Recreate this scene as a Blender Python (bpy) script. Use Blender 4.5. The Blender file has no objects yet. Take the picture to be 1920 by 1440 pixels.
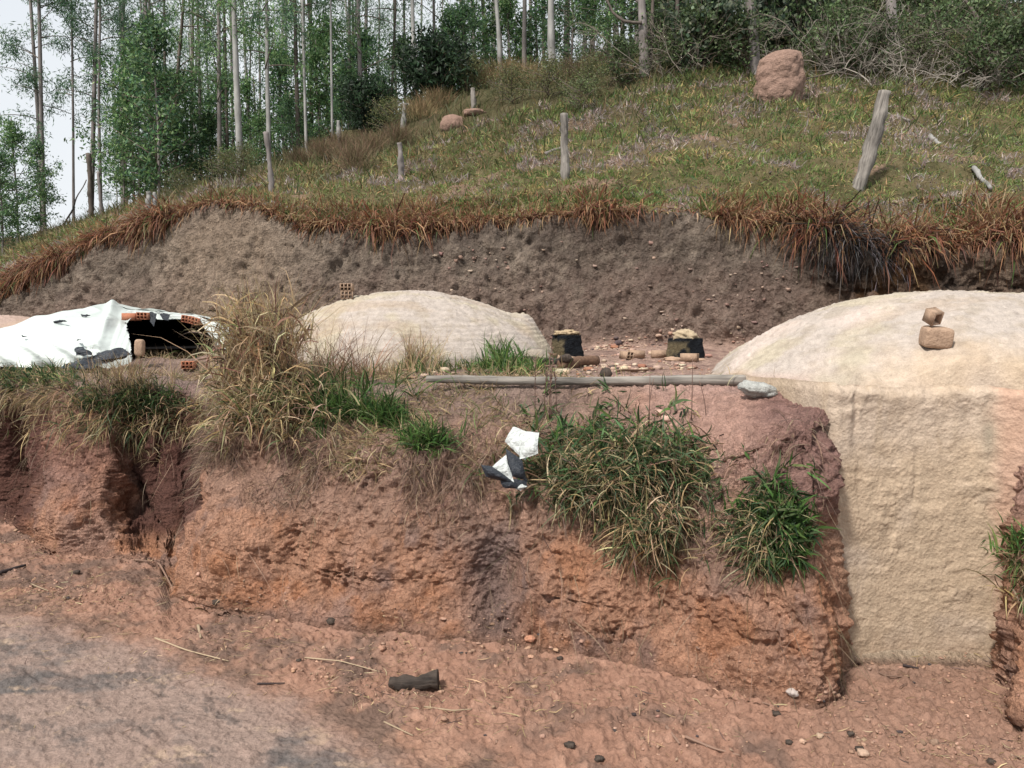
import bpy, math, random
import numpy as np
from math import radians as R
sc = bpy.context.scene
# ---------------------------------------------------------------- camera, sky, sun, exposure
FPX, CX, CY, PITCH, EYE = 1450.0, 960.0, 720.0, R(4.5), 2.2
cam = bpy.data.objects.new('camera', bpy.data.cameras.new('camera'))
sc.collection.objects.link(cam)
cam.location = (0, 0, EYE)
cam.rotation_euler = (R(90) - PITCH, 0, 0)
cam.data.sensor_width = 36.0
cam.data.lens = 36.0 * FPX / 1920.0
cam.data.clip_start = 0.05
cam.data.clip_end = 3000
sc.camera = cam

SUN_EL, SUN_AZ = R(52), R(-38)          # azimuth measured from -Y (behind the camera) towards the left
world = bpy.data.worlds.new("World")
sc.world = world
world.use_nodes = True
nt = world.node_tree
bg = nt.nodes['Background']
bg.inputs['Strength'].default_value = 0.11
sky = nt.nodes.new('ShaderNodeTexSky')
sky.sky_type = 'NISHITA'
sky.sun_disc = False
sky.sun_elevation = SUN_EL
sky.sun_rotation = R(218)
sky.air_density = 1.2
sky.dust_density = 2.5
wtc = nt.nodes.new('ShaderNodeTexCoord')
wn = nt.nodes.new('ShaderNodeTexNoise')
wn.inputs['Scale'].default_value = 2.2
wn.inputs['Detail'].default_value = 5
wr = nt.nodes.new('ShaderNodeValToRGB')
wr.color_ramp.elements[0].position = 0.22; wr.color_ramp.elements[0].color = (0.75, 0.75, 0.75, 1)
wr.color_ramp.elements[1].position = 0.62; wr.color_ramp.elements[1].color = (1, 1, 1, 1)
wm = nt.nodes.new('ShaderNodeMix'); wm.data_type = 'RGBA'
nt.links.new(wtc.outputs['Generated'], wn.inputs['Vector'])
nt.links.new(wn.outputs['Fac'], wr.inputs['Fac'])
nt.links.new(wr.outputs['Color'], wm.inputs['Factor'])
nt.links.new(sky.outputs['Color'], wm.inputs['A'])
wm.inputs['B'].default_value = (6.4, 6.65, 6.9, 1)      # thin bright overcast
nt.links.new(wm.outputs['Result'], bg.inputs['Color'])

sun = bpy.data.objects.new('sun', bpy.data.lights.new('sun', 'SUN'))
sc.collection.objects.link(sun)
sun.data.energy = 4.2
sun.data.angle = R(7)
sun.data.color = (1.0, 0.95, 0.87)
sun.rotation_euler = (R(90) - SUN_EL, 0, SUN_AZ)
sc.view_settings.view_transform = 'Standard'
sc.view_settings.look = 'None'
sc.view_settings.exposure = 0.36
sc.view_settings.gamma = 1.0
sc.view_settings.use_curve_mapping = False
sc.cycles.max_bounces = 6
sc.cycles.transparent_max_bounces = 4

rng = np.random.default_rng(7)
random.seed(7)
C = sc.collection
# ---------------------------------------------------------------- noise
def _h(ix, iy, iz, seed):
    n = (ix.astype(np.uint32) * np.uint32(374761393) + iy.astype(np.uint32) * np.uint32(668265263)
         + iz.astype(np.uint32) * np.uint32(2147483647) + np.uint32(seed * 1274126177 & 0xffffffff))
    n = (n ^ (n >> np.uint32(13))) * np.uint32(1274126177)
    n = (n ^ (n >> np.uint32(16))) * np.uint32(2246822519)
    n = n ^ (n >> np.uint32(15))
    return (n & np.uint32(0xffff)).astype(np.float32) / 65535.0
def noise(P, s=1.0, seed=0):
    """value noise in -1..1 ; P (...,3); s scalar or 3-tuple"""
    q = np.asarray(P, dtype=np.float64) * np.asarray(s) + 1000.37 + seed * 17.13
    i = np.floor(q); f = (q - i).astype(np.float32)
    f = f * f * f * (f * (f * 6 - 15) + 10)
    i = i.astype(np.int64)
    x, y, z = i[..., 0], i[..., 1], i[..., 2]
    fx, fy, fz = f[..., 0], f[..., 1], f[..., 2]
    r = 0
    for dx in (0, 1):
        wx = fx if dx else 1 - fx
        for dy in (0, 1):
            wy = fy if dy else 1 - fy
            for dz in (0, 1):
                wz = fz if dz else 1 - fz
                r = r + _h(x + dx, y + dy, z + dz, seed) * wx * wy * wz
    return r * 2 - 1
def fbm(P, s=1.0, o=4, seed=0, g=0.5):
    s = np.asarray(s, dtype=float); a = 1.0; t = 0; r = 0
    for k in range(o):
        r = r + a * noise(P, s, seed + k * 5); t += a; a *= g; s = s * 2.07
    return r / t
def ridge(P, s=1.0, o=3, seed=0):
    s = np.asarray(s, dtype=float); a = 1.0; t = 0; r = 0
    for k in range(o):
        r = r + a * (1 - 2 * np.abs(noise(P, s, seed + k * 5))); t += a; a *= 0.5; s = s * 2.1
    return r / t
def worley(P, s=1.0, seed=0):
    """nearest feature distance (0..~1), on a jittered lattice"""
    q = np.asarray(P) * s + 500.0
    i = np.floor(q).astype(np.int64); f = q - i
    best = np.full(q.shape[:-1], 9.0, dtype=np.float32)
    for dx in (-1, 0, 1):
        for dy in (-1, 0, 1):
            for dz in (-1, 0, 1):
                x, y, z = i[..., 0] + dx, i[..., 1] + dy, i[..., 2] + dz
                d = ((dx + _h(x, y, z, seed) - f[..., 0]) ** 2 + (dy + _h(x, y, z, seed + 1) - f[..., 1]) ** 2
                     + (dz + _h(x, y, z, seed + 2) - f[..., 2]) ** 2)
                best = np.minimum(best, d)
    return np.sqrt(best)
def sm(a, b, x):
    t = np.clip((x - a) / (b - a), 0, 1)
    return t * t * (3 - 2 * t)
def mix(a, b, t):
    t = np.asarray(t)[..., None]
    return np.asarray(a) * (1 - t) + np.asarray(b) * t
# ---------------------------------------------------------------- pixel <-> place
def ray(px, py):
    dx = (np.asarray(px, float) - CX) / FPX; dz = -(np.asarray(py, float) - CY) / FPX
    return dx, math.cos(PITCH) + dz * math.sin(PITCH), -math.sin(PITCH) + dz * math.cos(PITCH)
def at(px, py, Y):
    a, b, c = ray(px, py); k = Y / b
    return np.array([a * k, Y, EYE + c * k])
def proj(P):
    P = np.asarray(P)
    x, y, z = P[..., 0], P[..., 1], P[..., 2] - EYE
    d = y * math.cos(PITCH) - z * math.sin(PITCH); u = y * math.sin(PITCH) + z * math.cos(PITCH)
    return CX + FPX * x / d, CY - FPX * u / d
def z_of(py, Y):
    _, b, c = ray(CX, py); return EYE + c / b * Y
def y_of(py, z):
    _, b, c = ray(CX, py); return (z - EYE) * b / c
# ---------------------------------------------------------------- mesh helpers
def fmesh(name, V, F, mat=None, col=None, smooth=True):
    """F: list of int arrays (n,3) or (n,4)"""
    V = np.ascontiguousarray(V, dtype=np.float32)
    if isinstance(F, np.ndarray): F = [F]
    me = bpy.data.meshes.new(name)
    me.vertices.add(len(V)); me.vertices.foreach_set('co', V.ravel())
    nl = sum(f.size for f in F); nf = sum(len(f) for f in F)
    me.loops.add(nl); me.polygons.add(nf)
    me.loops.foreach_set('vertex_index', np.concatenate([f.ravel() for f in F]).astype(np.int32))
    st = []; o = 0
    for f in F:
        st.append(o + np.arange(len(f)) * f.shape[1]); o += f.size
    me.polygons.foreach_set('loop_start', np.concatenate(st).astype(np.int32))
    me.update(calc_edges=True)
    if smooth: me.polygons.foreach_set('use_smooth', np.ones(nf, dtype=bool))
    if col is not None:
        ca = me.color_attributes.new('Col', 'FLOAT_COLOR', 'POINT')
        cc = np.ones((len(V), 4), np.float32); cc[:, :3] = np.clip(col, 0, 1)
        ca.data.foreach_set('color', cc.ravel())
    if mat: me.materials.append(mat)
    me.validate()
    return me
def tag(o, label=None, cat=None, group=None, kind=None):
    if label: o['label'] = label
    if cat: o['category'] = cat
    if group: o['group'] = group
    if kind: o['kind'] = kind
    return o
def link(name, me, parent=None, loc=(0, 0, 0), rot=(0, 0, 0), scale=1.0):
    o = bpy.data.objects.new(name, me); C.objects.link(o)
    o.location = loc; o.rotation_euler = rot
    o.scale = (scale,) * 3 if not hasattr(scale, '__len__') else scale
    if parent: o.parent = parent
    return o
def empty(name, loc=(0, 0, 0), rot=(0, 0, 0), scale=1.0):
    return link(name, None, None, loc, rot, scale)
def grid_faces(nr, nc, off=0):
    a = (np.arange(nr - 1)[:, None] * nc + np.arange(nc - 1)[None, :]).ravel() + off
    return np.stack([a, a + 1, a + nc + 1, a + nc], 1)
class Acc:
    """collects pieces into one mesh"""
    def __init__(s): s.V = []; s.Q = []; s.T = []; s.C = []; s.n = 0
    def add(s, V, Q=None, T=None, col=(1, 1, 1)):
        V = np.asarray(V, float).reshape(-1, 3)
        if Q is not None and len(Q): s.Q.append(np.asarray(Q) + s.n)
        if T is not None and len(T): s.T.append(np.asarray(T) + s.n)
        c = np.asarray(col, float)
        s.C.append(np.broadcast_to(c, (len(V), 3)) if c.ndim == 1 else c)
        s.V.append(V); s.n += len(V)
    def mesh(s, name, mat=None, smooth=True):
        F = []
        if s.Q: F.append(np.concatenate(s.Q))
        if s.T: F.append(np.concatenate(s.T))
        return fmesh(name, np.concatenate(s.V), F, mat, np.concatenate(s.C), smooth)
def nrm(v):
    v = np.asarray(v, float)
    return v / np.maximum(np.linalg.norm(v, axis=-1, keepdims=True), 1e-9)
def tube(acc, pts, rad, n=7, col=(1, 1, 1), cap=True, rough=0.0, seed=0):
    pts = np.asarray(pts, float); m = len(pts); rad = np.broadcast_to(np.asarray(rad, float), (m,))
    d = nrm(np.gradient(pts, axis=0))
    ref = np.array([0.3, 0.9, 0.1]) if abs(d[0][2]) > 0.7 else np.array([0, 0, 1.0])
    u = nrm(np.cross(d, ref)); v = np.cross(d, u)
    a = np.arange(n) / n * 2 * math.pi
    V = pts[:, None, :] + rad[:, None, None] * (np.cos(a)[None, :, None] * u[:, None, :] + np.sin(a)[None, :, None] * v[:, None, :])
    if rough:
        V = V + nrm(V - pts[:, None, :]) * (rough * rad[:, None] * fbm(V, 3.0 / rad.max() * np.array([.3, .3, .3]), 2, seed))[..., None]
    i = np.arange(m - 1)[:, None] * n; j = np.arange(n)[None, :]; k = (j + 1) % n
    Q = np.stack([i + j, i + k, i + n + k, i + n + j], -1).reshape(-1, 4)
    VV = V.reshape(-1, 3); T = None
    if cap:
        VV = np.concatenate([VV, pts[:1], pts[-1:]]); b = m * n
        jj = np.arange(n); kk = (jj + 1) % n
        T = np.concatenate([np.stack([np.full(n, b), kk, jj], 1), np.stack([np.full(n, b + 1), (m - 1) * n + jj, (m - 1) * n + kk], 1)])
    acc.add(VV, Q, T, col)
def blades(acc, base, d, L, w, col, droop=0.6, seg=3, curl=0.0, tipcol=None):
    """N curved tapering blades"""
    base = np.asarray(base, float); N = len(base); d = nrm(d)
    L = np.broadcast_to(np.asarray(L, float), (N,)); w = np.broadcast_to(np.asarray(w, float), (N,))
    droop = np.broadcast_to(np.asarray(droop, float), (N,))
    side = nrm(np.cross(d, rng.normal(size=(N, 3))))
    pts = [base]; p = base.copy(); dd = d.copy()
    kick = rng.normal(size=(N, 3)) * curl
    for s in range(seg):
        p = p + dd * (L / seg)[:, None]; pts.append(p.copy())
        dd = dd + kick; dd[:, 2] -= droop * (s + 1) / seg; dd = nrm(dd)
    t = np.arange(seg + 1) / seg
    wt = np.array([0.55, 1.0, 0.75, 0.08]) if seg == 3 else (np.array([0.7, 1.0, 0.08]) if seg == 2 else np.clip(np.concatenate([[0.6], 1.05 - t[1:] ** 1.6]), 0.05, 1))
    V = np.stack([np.stack([pts[k] - side * (w * wt[k] * .5)[:, None], pts[k] + side * (w * wt[k] * .5)[:, None]], 1) for k in range(seg + 1)], 1)
    nv = (seg + 1) * 2
    b = np.arange(N)[:, None] * nv; k = np.arange(seg)[None, :] * 2
    Q = np.stack([b + k, b + k + 1, b + k + 3, b + k + 2], -1).reshape(-1, 4)
    cc = np.broadcast_to(np.asarray(col, float), (N, 3))
    cv = np.repeat(cc[:, None, :], nv, 1)
    if tipcol is not None:
        tt = np.repeat(t, 2)[None, :, None] ** 1.5
        cv = cv * (1 - tt) + np.broadcast_to(np.asarray(tipcol, float), (N, 3))[:, None, :] * tt
    acc.add(V.reshape(-1, 3), Q, None, cv.reshape(-1, 3))
def leaves(acc, c, d, L, w, col, fold=True):
    """N rhombic leaves, c centre at stem end"""
    N = len(c); d = nrm(d); side = nrm(np.cross(d, rng.normal(size=(N, 3))))
    L = np.broadcast_to(np.asarray(L, float), (N,))[:, None]; w = np.broadcast_to(np.asarray(w, float), (N,))[:, None]
    V = np.stack([c, c + d * L * .45 + side * w * .5, c + d * L, c + d * L * .45 - side * w * .5], 1)
    Q = np.arange(N * 4).reshape(N, 4)
    acc.add(V.reshape(-1, 3), Q, None, np.repeat(np.broadcast_to(col, (N, 3)), 4, 0))
def rcol(N, cols, wts, jit=0.18):
    cols = np.asarray(cols, float); wts = np.asarray(wts, float) / np.sum(wts)
    c = cols[rng.choice(len(cols), N, p=wts)]
    return np.clip(c * (1 + rng.normal(size=(N, 1)) * jit) * (1 + rng.normal(size=(N, 3)) * jit * .25), 0.005, 0.9)
# ---------------------------------------------------------------- materials
def new_mat(name):
    m = bpy.data.materials.new(name); m.use_nodes = True
    t = m.node_tree; b = t.nodes['Principled BSDF']
    b.inputs['Specular IOR Level'].default_value = 0.25
    return m, t, b
def nd(t, k, **kw):
    n = t.nodes.new(k)
    for a, v in kw.items():
        if a in n.inputs: n.inputs[a].default_value = v
        else: setattr(n, a, v)
    return n
def soil_mat(name, bump=0.6, scale=1.0, dist=0.02, col=None, var=0.22, rough=0.95, stretch=(1, 1, 1)):
    """earth: base colour from the mesh's soil colours or a constant, fine grain and relief from noise"""
    m, t, b = new_mat(name); L = t.links.new
    g = nd(t, 'ShaderNodeNewGeometry')
    mp = nd(t, 'ShaderNodeMapping'); mp.inputs['Scale'].default_value = stretch
    tc = nd(t, 'ShaderNodeTexCoord'); L(tc.outputs['Object'], mp.inputs['Vector'])
    n1 = nd(t, 'ShaderNodeTexNoise', Scale=9 * scale, Detail=8.0, Roughness=0.68)
    n2 = nd(t, 'ShaderNodeTexNoise', Scale=55 * scale, Detail=5.0, Roughness=0.7)
    v1 = nd(t, 'ShaderNodeTexVoronoi', Scale=26 * scale)
    for n in (n1, n2, v1): L(mp.outputs['Vector'], n.inputs['Vector'])
    if col is None:
        c = nd(t, 'ShaderNodeVertexColor', layer_name='Col'); co = c.outputs['Color']
    else:
        c = nd(t, 'ShaderNodeRGB'); c.outputs[0].default_value = (*col, 1); co = c.outputs[0]
    mr = nd(t, 'ShaderNodeMapRange'); L(n1.outputs['Fac'], mr.inputs['Value'])
    mr.inputs['From Min'].default_value = 0.3; mr.inputs['From Max'].default_value = 0.7
    mr.inputs['To Min'].default_value = 1 - var * 1.3; mr.inputs['To Max'].default_value = 1 + var
    mr2 = nd(t, 'ShaderNodeMapRange'); L(n2.outputs['Fac'], mr2.inputs['Value'])
    mr2.inputs['From Min'].default_value = 0.3; mr2.inputs['From Max'].default_value = 0.7
    mr2.inputs['To Min'].default_value = 1 - var; mr2.inputs['To Max'].default_value = 1 + var
    mu = nd(t, 'ShaderNodeMath', operation='MULTIPLY'); L(mr.outputs[0], mu.inputs[0]); L(mr2.outputs[0], mu.inputs[1])
    vm = nd(t, 'ShaderNodeVectorMath', operation='SCALE'); L(co, vm.inputs[0]); L(mu.outputs[0], vm.inputs['Scale'])
    L(vm.outputs[0], b.inputs['Base Color']); b.inputs['Roughness'].default_value = rough
    b.inputs['Specular IOR Level'].default_value = 0.1
    # relief
    a1 = nd(t, 'ShaderNodeMath', operation='MULTIPLY_ADD'); L(n2.outputs['Fac'], a1.inputs[0]); a1.inputs[1].default_value = 0.45
    L(n1.outputs['Fac'], a1.inputs[2])
    a2 = nd(t, 'ShaderNodeMath', operation='MULTIPLY_ADD'); L(v1.outputs['Distance'], a2.inputs[0]); a2.inputs[1].default_value = 0.35
    L(a1.outputs[0], a2.inputs[2])
    bp = nd(t, 'ShaderNodeBump', Strength=bump, Distance=dist * 3); L(a2.outputs[0], bp.inputs['Height'])
    L(bp.outputs[0], b.inputs['Normal'])
    return m
def leaf_mat(name, trans=0.3, rough=0.55, mul=1.0):
    m, t, b = new_mat(name); L = t.links.new
    c = nd(t, 'ShaderNodeVertexColor', layer_name='Col')
    oi = nd(t, 'ShaderNodeObjectInfo')
    mr = nd(t, 'ShaderNodeMapRange'); L(oi.outputs['Random'], mr.inputs['Value'])
    mr.inputs['To Min'].default_value = 0.8 * mul; mr.inputs['To Max'].default_value = 1.2 * mul
    vm = nd(t, 'ShaderNodeVectorMath', operation='SCALE'); L(c.outputs['Color'], vm.inputs[0]); L(mr.outputs[0], vm.inputs['Scale'])
    L(vm.outputs[0], b.inputs['Base Color']); b.inputs['Roughness'].default_value = rough
    tr = nd(t, 'ShaderNodeBsdfTranslucent'); L(vm.outputs[0], tr.inputs['Color'])
    mx = nd(t, 'ShaderNodeMixShader'); mx.inputs[0].default_value = trans
    L(b.outputs[0], mx.inputs[1]); L(tr.outputs[0], mx.inputs[2])
    L(mx.outputs[0], t.nodes['Material Output'].inputs['Surface'])
    return m
def wood_mat(name, c1, c2, stretch=(30, 30, 2.5), bump=0.5, rough=0.85, dist=0.01, spots=None):
    m, t, b = new_mat(name); L = t.links.new
    tc = nd(t, 'ShaderNodeTexCoord'); mp = nd(t, 'ShaderNodeMapping'); mp.inputs['Scale'].default_value = stretch
    L(tc.outputs['Object'], mp.inputs['Vector'])
    n1 = nd(t, 'ShaderNodeTexNoise', Scale=1.0, Detail=6.0, Roughness=0.65); L(mp.outputs[0], n1.inputs['Vector'])
    n2 = nd(t, 'ShaderNodeTexNoise', Scale=1.3, Detail=4.0); L(tc.outputs['Object'], n2.inputs['Vector'])
    ad = nd(t, 'ShaderNodeMath', operation='ADD'); L(n1.outputs['Fac'], ad.inputs[0]); L(n2.outputs['Fac'], ad.inputs[1])
    cr = nd(t, 'ShaderNodeValToRGB'); L(ad.outputs[0], cr.inputs['Fac'])
    mr = nd(t, 'ShaderNodeMapRange'); L(ad.outputs[0], mr.inputs['Value']); mr.inputs['From Min'].default_value = 0.7; mr.inputs['From Max'].default_value = 1.3
    L(mr.outputs[0], cr.inputs['Fac'])
    cr.color_ramp.elements[0].color = (*c1, 1); cr.color_ramp.elements[1].color = (*c2, 1)
    L(cr.outputs['Color'], b.inputs['Base Color']); b.inputs['Roughness'].default_value = rough
    bp = nd(t, 'ShaderNodeBump', Strength=bump, Distance=dist); L(n1.outputs['Fac'], bp.inputs['Height']); L(bp.outputs[0], b.inputs['Normal'])
    return m
M = {}
M['soil'] = soil_mat('soil', 1.0, 1.3, 0.03, var=.3)
M['cliff'] = soil_mat('cliff_soil', 1.0, 0.8, 0.045, var=.28)
M['road'] = soil_mat('road_soil', 0.6, 1.6, 0.012, var=.20, stretch=(1, 1.2, 1))
M['hill'] = soil_mat('hill_soil', 0.8, 0.5, 0.04)
M['plaster'] = soil_mat('clay_plaster', 0.5, 1.7, 0.010, var=0.16)
M['grass'] = leaf_mat('grass_blades', 0.3)
M['leaf'] = leaf_mat('leaves', 0.35)
M['bark_pale'] = wood_mat('pale_bark', (0.13, 0.125, 0.12), (0.38, 0.37, 0.35), (8, 8, 1.2), 0.3)
M['bark_dark'] = wood_mat('dark_bark', (0.05, 0.04, 0.035), (0.16, 0.13, 0.11), (10, 10, 1.5), 0.6)
M['bark_mid'] = wood_mat('grey_bark', (0.10, 0.085, 0.08), (0.27, 0.24, 0.23), (8, 8, 1.2), 0.4)
M['weathered'] = wood_mat('weathered_wood', (0.045, 0.04, 0.036), (0.36, 0.325, 0.29), (26, 26, 2.0), 0.8)
M['weathered_x'] = wood_mat('weathered_pole_wood', (0.13, 0.125, 0.115), (0.40, 0.38, 0.34), (2.2, 30, 30), 0.8)
M['char'] = wood_mat('charred_wood', (0.008, 0.007, 0.007), (0.10, 0.075, 0.06), (22, 22, 4), 1.0, 0.8, .02)
M['brownwood'] = wood_mat('brown_wood', (0.06, 0.035, 0.025), (0.22, 0.13, 0.085), (3, 30, 30), 0.7)
M['twig'] = leaf_mat('dry_twigs', 0.0, 0.9)
M['brick'] = soil_mat('fired_clay', 0.4, 2.5, 0.004, col=(0.36, 0.15, 0.09), var=0.15)
M['brick_dusty'] = soil_mat('dusty_fired_clay', 0.5, 2.5, 0.006, col=(0.36, 0.25, 0.18), var=0.2)
M['soot'] = soil_mat('soot', 0.3, 1.0, 0.01, col=(0.006, 0.005, 0.005), var=0.1)
M['termite'] = soil_mat('termite_earth', 0.9, 1.2, 0.02, col=(0.29, 0.19, 0.15), var=0.2)
M['tar'] = soil_mat('sooty_clay', 0.9, 3.0, 0.012, var=0.3, rough=0.75)
# ---------------------------------------------------------------- the terrain: one sheet of ground, cut into its pieces
def Z0(py, z): return (py, y_of(py, z))
#       px : verge , foot , m1(py,Y)   , m2           , lip         , rim
front = {
 -2500: (1080, (960, 8.6), (900, 8.9), (860, 9.1), (760, 9.2), (700, 9.6)),
 -300: (1085, (965, 8.4), (930, 8.6), (860, 8.9), (760, 9.1), (700, 9.5)),
   0: (1122, Z0(985, .08), (950, 8.3), (880, 8.5), (770, 8.5), (700, 8.9)),
  45: (1132, Z0(1000, .06), (965, 8.0), (900, 8.4), (775, 8.4), (702, 8.8)),
  75: (1138, Z0(1018, .05), (960, 7.5), (900, 7.9), (785, 8.1), (705, 8.5)),
 110: (1145, Z0(1030, .05), (950, 7.4), (870, 7.6), (785, 7.75), (715, 8.1)),
 200: (1165, Z0(1042, .05), (950, 7.35), (880, 7.55), (800, 7.7), (722, 8.0)),
 240: (1178, Z0(1050, .05), (985, 7.5), (900, 8.1), (805, 8.1), (724, 8.0)),
 285: (1190, Z0(1062, .03), (1045, 7.25), (960, 7.85), (800, 8.0), (726, 8.1)),
 300: (1196, Z0(1068, .04), (1045, 7.25), (960, 7.9), (800, 8.05), (728, 8.15)),
 322: (1203, Z0(1126, .04), (1080, 6.4), (1025, 7.55), (800, 8.1), (729, 8.15)),
 340: (1210, Z0(1130, .04), (1045, 6.22), (1005, 7.7), (790, 8.1), (730, 8.15)),
 368: (1220, Z0(1134, .04), (985, 6.12), (925, 7.75), (860, 8.1), (735, 8.0)),
 384: (1226, Z0(1137, .04), (990, 6.08), (890, 6.2), (810, 7.6), (738, 7.6)),
 395: (1230, Z0(1138, .04), (1000, 6.05), (900, 6.15), (820, 6.3), (740, 6.95)),
 500: (1262, Z0(1160, .05), (1050, 5.85), (930, 6.0), (830, 6.12), (738, 6.7)),
 700: (1345, Z0(1190, .05), (1080, 5.55), (960, 5.7), (860, 5.85), (728, 6.5)),
 900: (1420, Z0(1212, .05), (1100, 5.3), (950, 5.42), (850, 5.65), (724, 6.3)),
1100: (1470, Z0(1232, .05), (1120, 5.08), (960, 5.18), (860, 5.4), (722, 6.15)),
1300: (1480, Z0(1272, .05), (1150, 4.8), (980, 4.86), (860, 5.05), (724, 5.95)),
1450: (1480, Z0(1312, .04), (1200, 4.48), (1000, 4.55), (812, 4.8), (731, 5.6)),
1525: (1480, Z0(1332, .03), (1210, 4.33), (1000, 4.42), (785, 4.66), (733, 5.35)),
1545: (1480, Z0(1325, .02), (1210, 4.36), (985, 4.47), (782, 4.72), (735, 5.32)),
1575: (1480, Z0(1275, .01), (1190, 4.62), (980, 4.68), (788, 4.86), (742, 5.3)),
1600: (1480, Z0(1248, .0), (1160, 5.12), (1000, 5.16), (860, 5.2), (765, 5.5)),
1868: (1480, Z0(1250, .0), (1160, 5.12), (1000, 5.16), (860, 5.2), (780, 5.5)),
1890: (1480, Z0(1290, .02), (1170, 4.75), (1000, 4.85), (870, 4.95), (800, 5.2)),
1925: (1480, Z0(1375, .03), (1200, 4.2), (1000, 4.38), (860, 4.75), (800, 5.2)),
2300: (1480, Z0(1400, .03), (1200, 4.05), (1000, 4.2), (860, 4.6), (800, 5.2)),
4500: (1480, Z0(1400, .03), (1200, 4.05), (1000, 4.2), (860, 4.6), (800, 5.2)),
}
#       px : cliff foot Y, rim (py,Y), h1, h2, h3, beyond (Y,z drop)
back = {
 -2500: (16, (640, 16.5), (600, 20), (560, 30), (510, 45)),
 -300: (16, (625, 16.5), (565, 20), (520, 30), (480, 42)),
   0: (14.6, (560, 15.6), (518, 19), (482, 28), (455, 36)),
 100: (14.2, (505, 15.1), (480, 18.2), (450, 27), (428, 35)),
 200: (13.8, (462, 14.7), (440, 17.8), (420, 26), (403, 34)),
 300: (13.4, (425, 14.3), (405, 17), (388, 23), (372, 30)),
 400: (13.0, (392, 14.0), (380, 16.6), (360, 22), (342, 28)),
 460: (12.8, (392, 13.8), (372, 16.3), (348, 21.5), (328, 27.5)),
 560: (12.5, (430, 13.5), (392, 15.2), (345, 20), (292, 27)),
 700: (12.3, (436, 13.3), (392, 15), (325, 19.5), (246, 27)),
 860: (12.0, (432, 13.1), (388, 14.7), (290, 19.5), (172, 28)),
1060: (11.8, (408, 12.8), (366, 14.5), (262, 19), (118, 29)),
1250: (11.4, (402, 12.5), (352, 14.2), (232, 19), (62, 32)),
1460: (10.9, (436, 11.8), (372, 13.5), (200, 20), (10, 34)),
1570: (10.2, (468, 11.2), (385, 13.0), (195, 20), (5, 34)),
1700: (9.7, (470, 10.7), (388, 12.6), (190, 20), (0, 34)),
1920: (9.4, (458, 10.3), (385, 12.3), (190, 20), (0, 33)),
2300: (9.4, (445, 10.3), (380, 12.3), (190, 20), (0, 33)),
4500: (9.4, (445, 10.3), (380, 12.3), (190, 20), (0, 33)),
}
cols = np.concatenate([np.linspace(-2500, -160, 34), np.arange(-130, -10, 10), np.arange(-6, 1927, 2.7), np.linspace(1936, 2080, 14), np.linspace(2120, 4500, 30)])
nC = len(cols)
def cint(tab, get):
    k = sorted(tab); return np.interp(cols, k, [get(tab[q]) for q in k])
def smooth_cols(a, w):
    k = np.hanning(w + 2)[1:-1]; k /= k.sum()
    return np.convolve(np.pad(a, w // 2, mode='edge'), k, 'valid')[:len(a)]
jit = 26 * fbm(np.stack([cols * 0, cols * 0.01, cols * 0], 1), 1.0, 3, 3)
ctrl = []                                   # list of (Y array, z array)
def addctrl(Y, z): ctrl.append((np.asarray(Y, float) * np.ones(nC), np.asarray(z, float) * np.ones(nC)))
addctrl(-7.0, 0.06); addctrl(3.4, 0.0)
vp = cint(front, lambda r: r[0]) + jit * .35
vY = np.maximum(np.array([y_of(p, 0.0) for p in vp]), 3.6)
addctrl(vY, 0.0)
for i in range(1, 6):
    py = cint(front, lambda r: r[i][0]); Y = cint(front, lambda r: r[i][1])
    if i in (4, 5): Y = smooth_cols(Y, 9)
    addctrl(Y, np.array([z_of(a, b) for a, b in zip(py, Y)]))
rimz = ctrl[-1][1]
cf = smooth_cols(cint(back, lambda r: r[0]), 41)
ry = smooth_cols(cint(back, lambda r: r[1][1]), 41); rp = smooth_cols(cint(back, lambda r: r[1][0]), 15)
rz = np.array([z_of(a, b) for a, b in zip(rp, ry)])
addctrl((ctrl[-1][0] * .5 + cf * .5), np.maximum(rimz, 1.72) * .5 + .5 * 1.80)
addctrl(cf, 1.84)
ov = sm(1480, 1600, cols)
addctrl(cf * .45 + ry * .55 - .05 + ov * .30, 1.84 + (rz - 1.84) * .55)
addctrl(ry - .12 - ov * .25, rz - .10)
addctrl(ry + .05 - ov * .1, rz)
hz = []
for i in (2, 3, 4):
    Y = smooth_cols(cint(back, lambda r: r[i][1]), 61); p = smooth_cols(cint(back, lambda r: r[i][0]), 61)
    hz.append((Y, np.array([z_of(a, b) for a, b in zip(p, Y)]))); addctrl(*hz[-1])
up = sm(1000, 1350, cols)
Y3, z3 = hz[-1]
addctrl(Y3 * 1.45, (z3 - 0.9) * (1 - up) + up * (z3 + 4.6))
addctrl(Y3 * 2.6, (z3 - 5.0) * (1 - up) + up * (z3 + 12))
addctrl(900.0, -8.0)
# near -7..3.4 uses a parallel fan; counts per span:
counts = [10, 120, 84, 60, 80, 60, 50, 40, 34, 48, 30, 8, 40, 62, 56, 16, 8, 5]
assert len(counts) == len(ctrl) - 1, (len(counts), len(ctrl))
rowsY, rowsz, zone = [], [], []
for i, n in enumerate(counts):
    t = (np.arange(n) / n)[:, None]
    rowsY.append(ctrl[i][0] * (1 - t) + ctrl[i + 1][0] * t); rowsz.append(ctrl[i][1] * (1 - t) + ctrl[i + 1][1] * t)
    zone += [i + v for v in (np.arange(n) / n)]
rowsY.append(ctrl[-1][0][None]); rowsz.append(ctrl[-1][1][None]); zone.append(len(counts))
GY = np.concatenate(rowsY); GZ = np.concatenate(rowsz); zone = np.array(zone)
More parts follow.
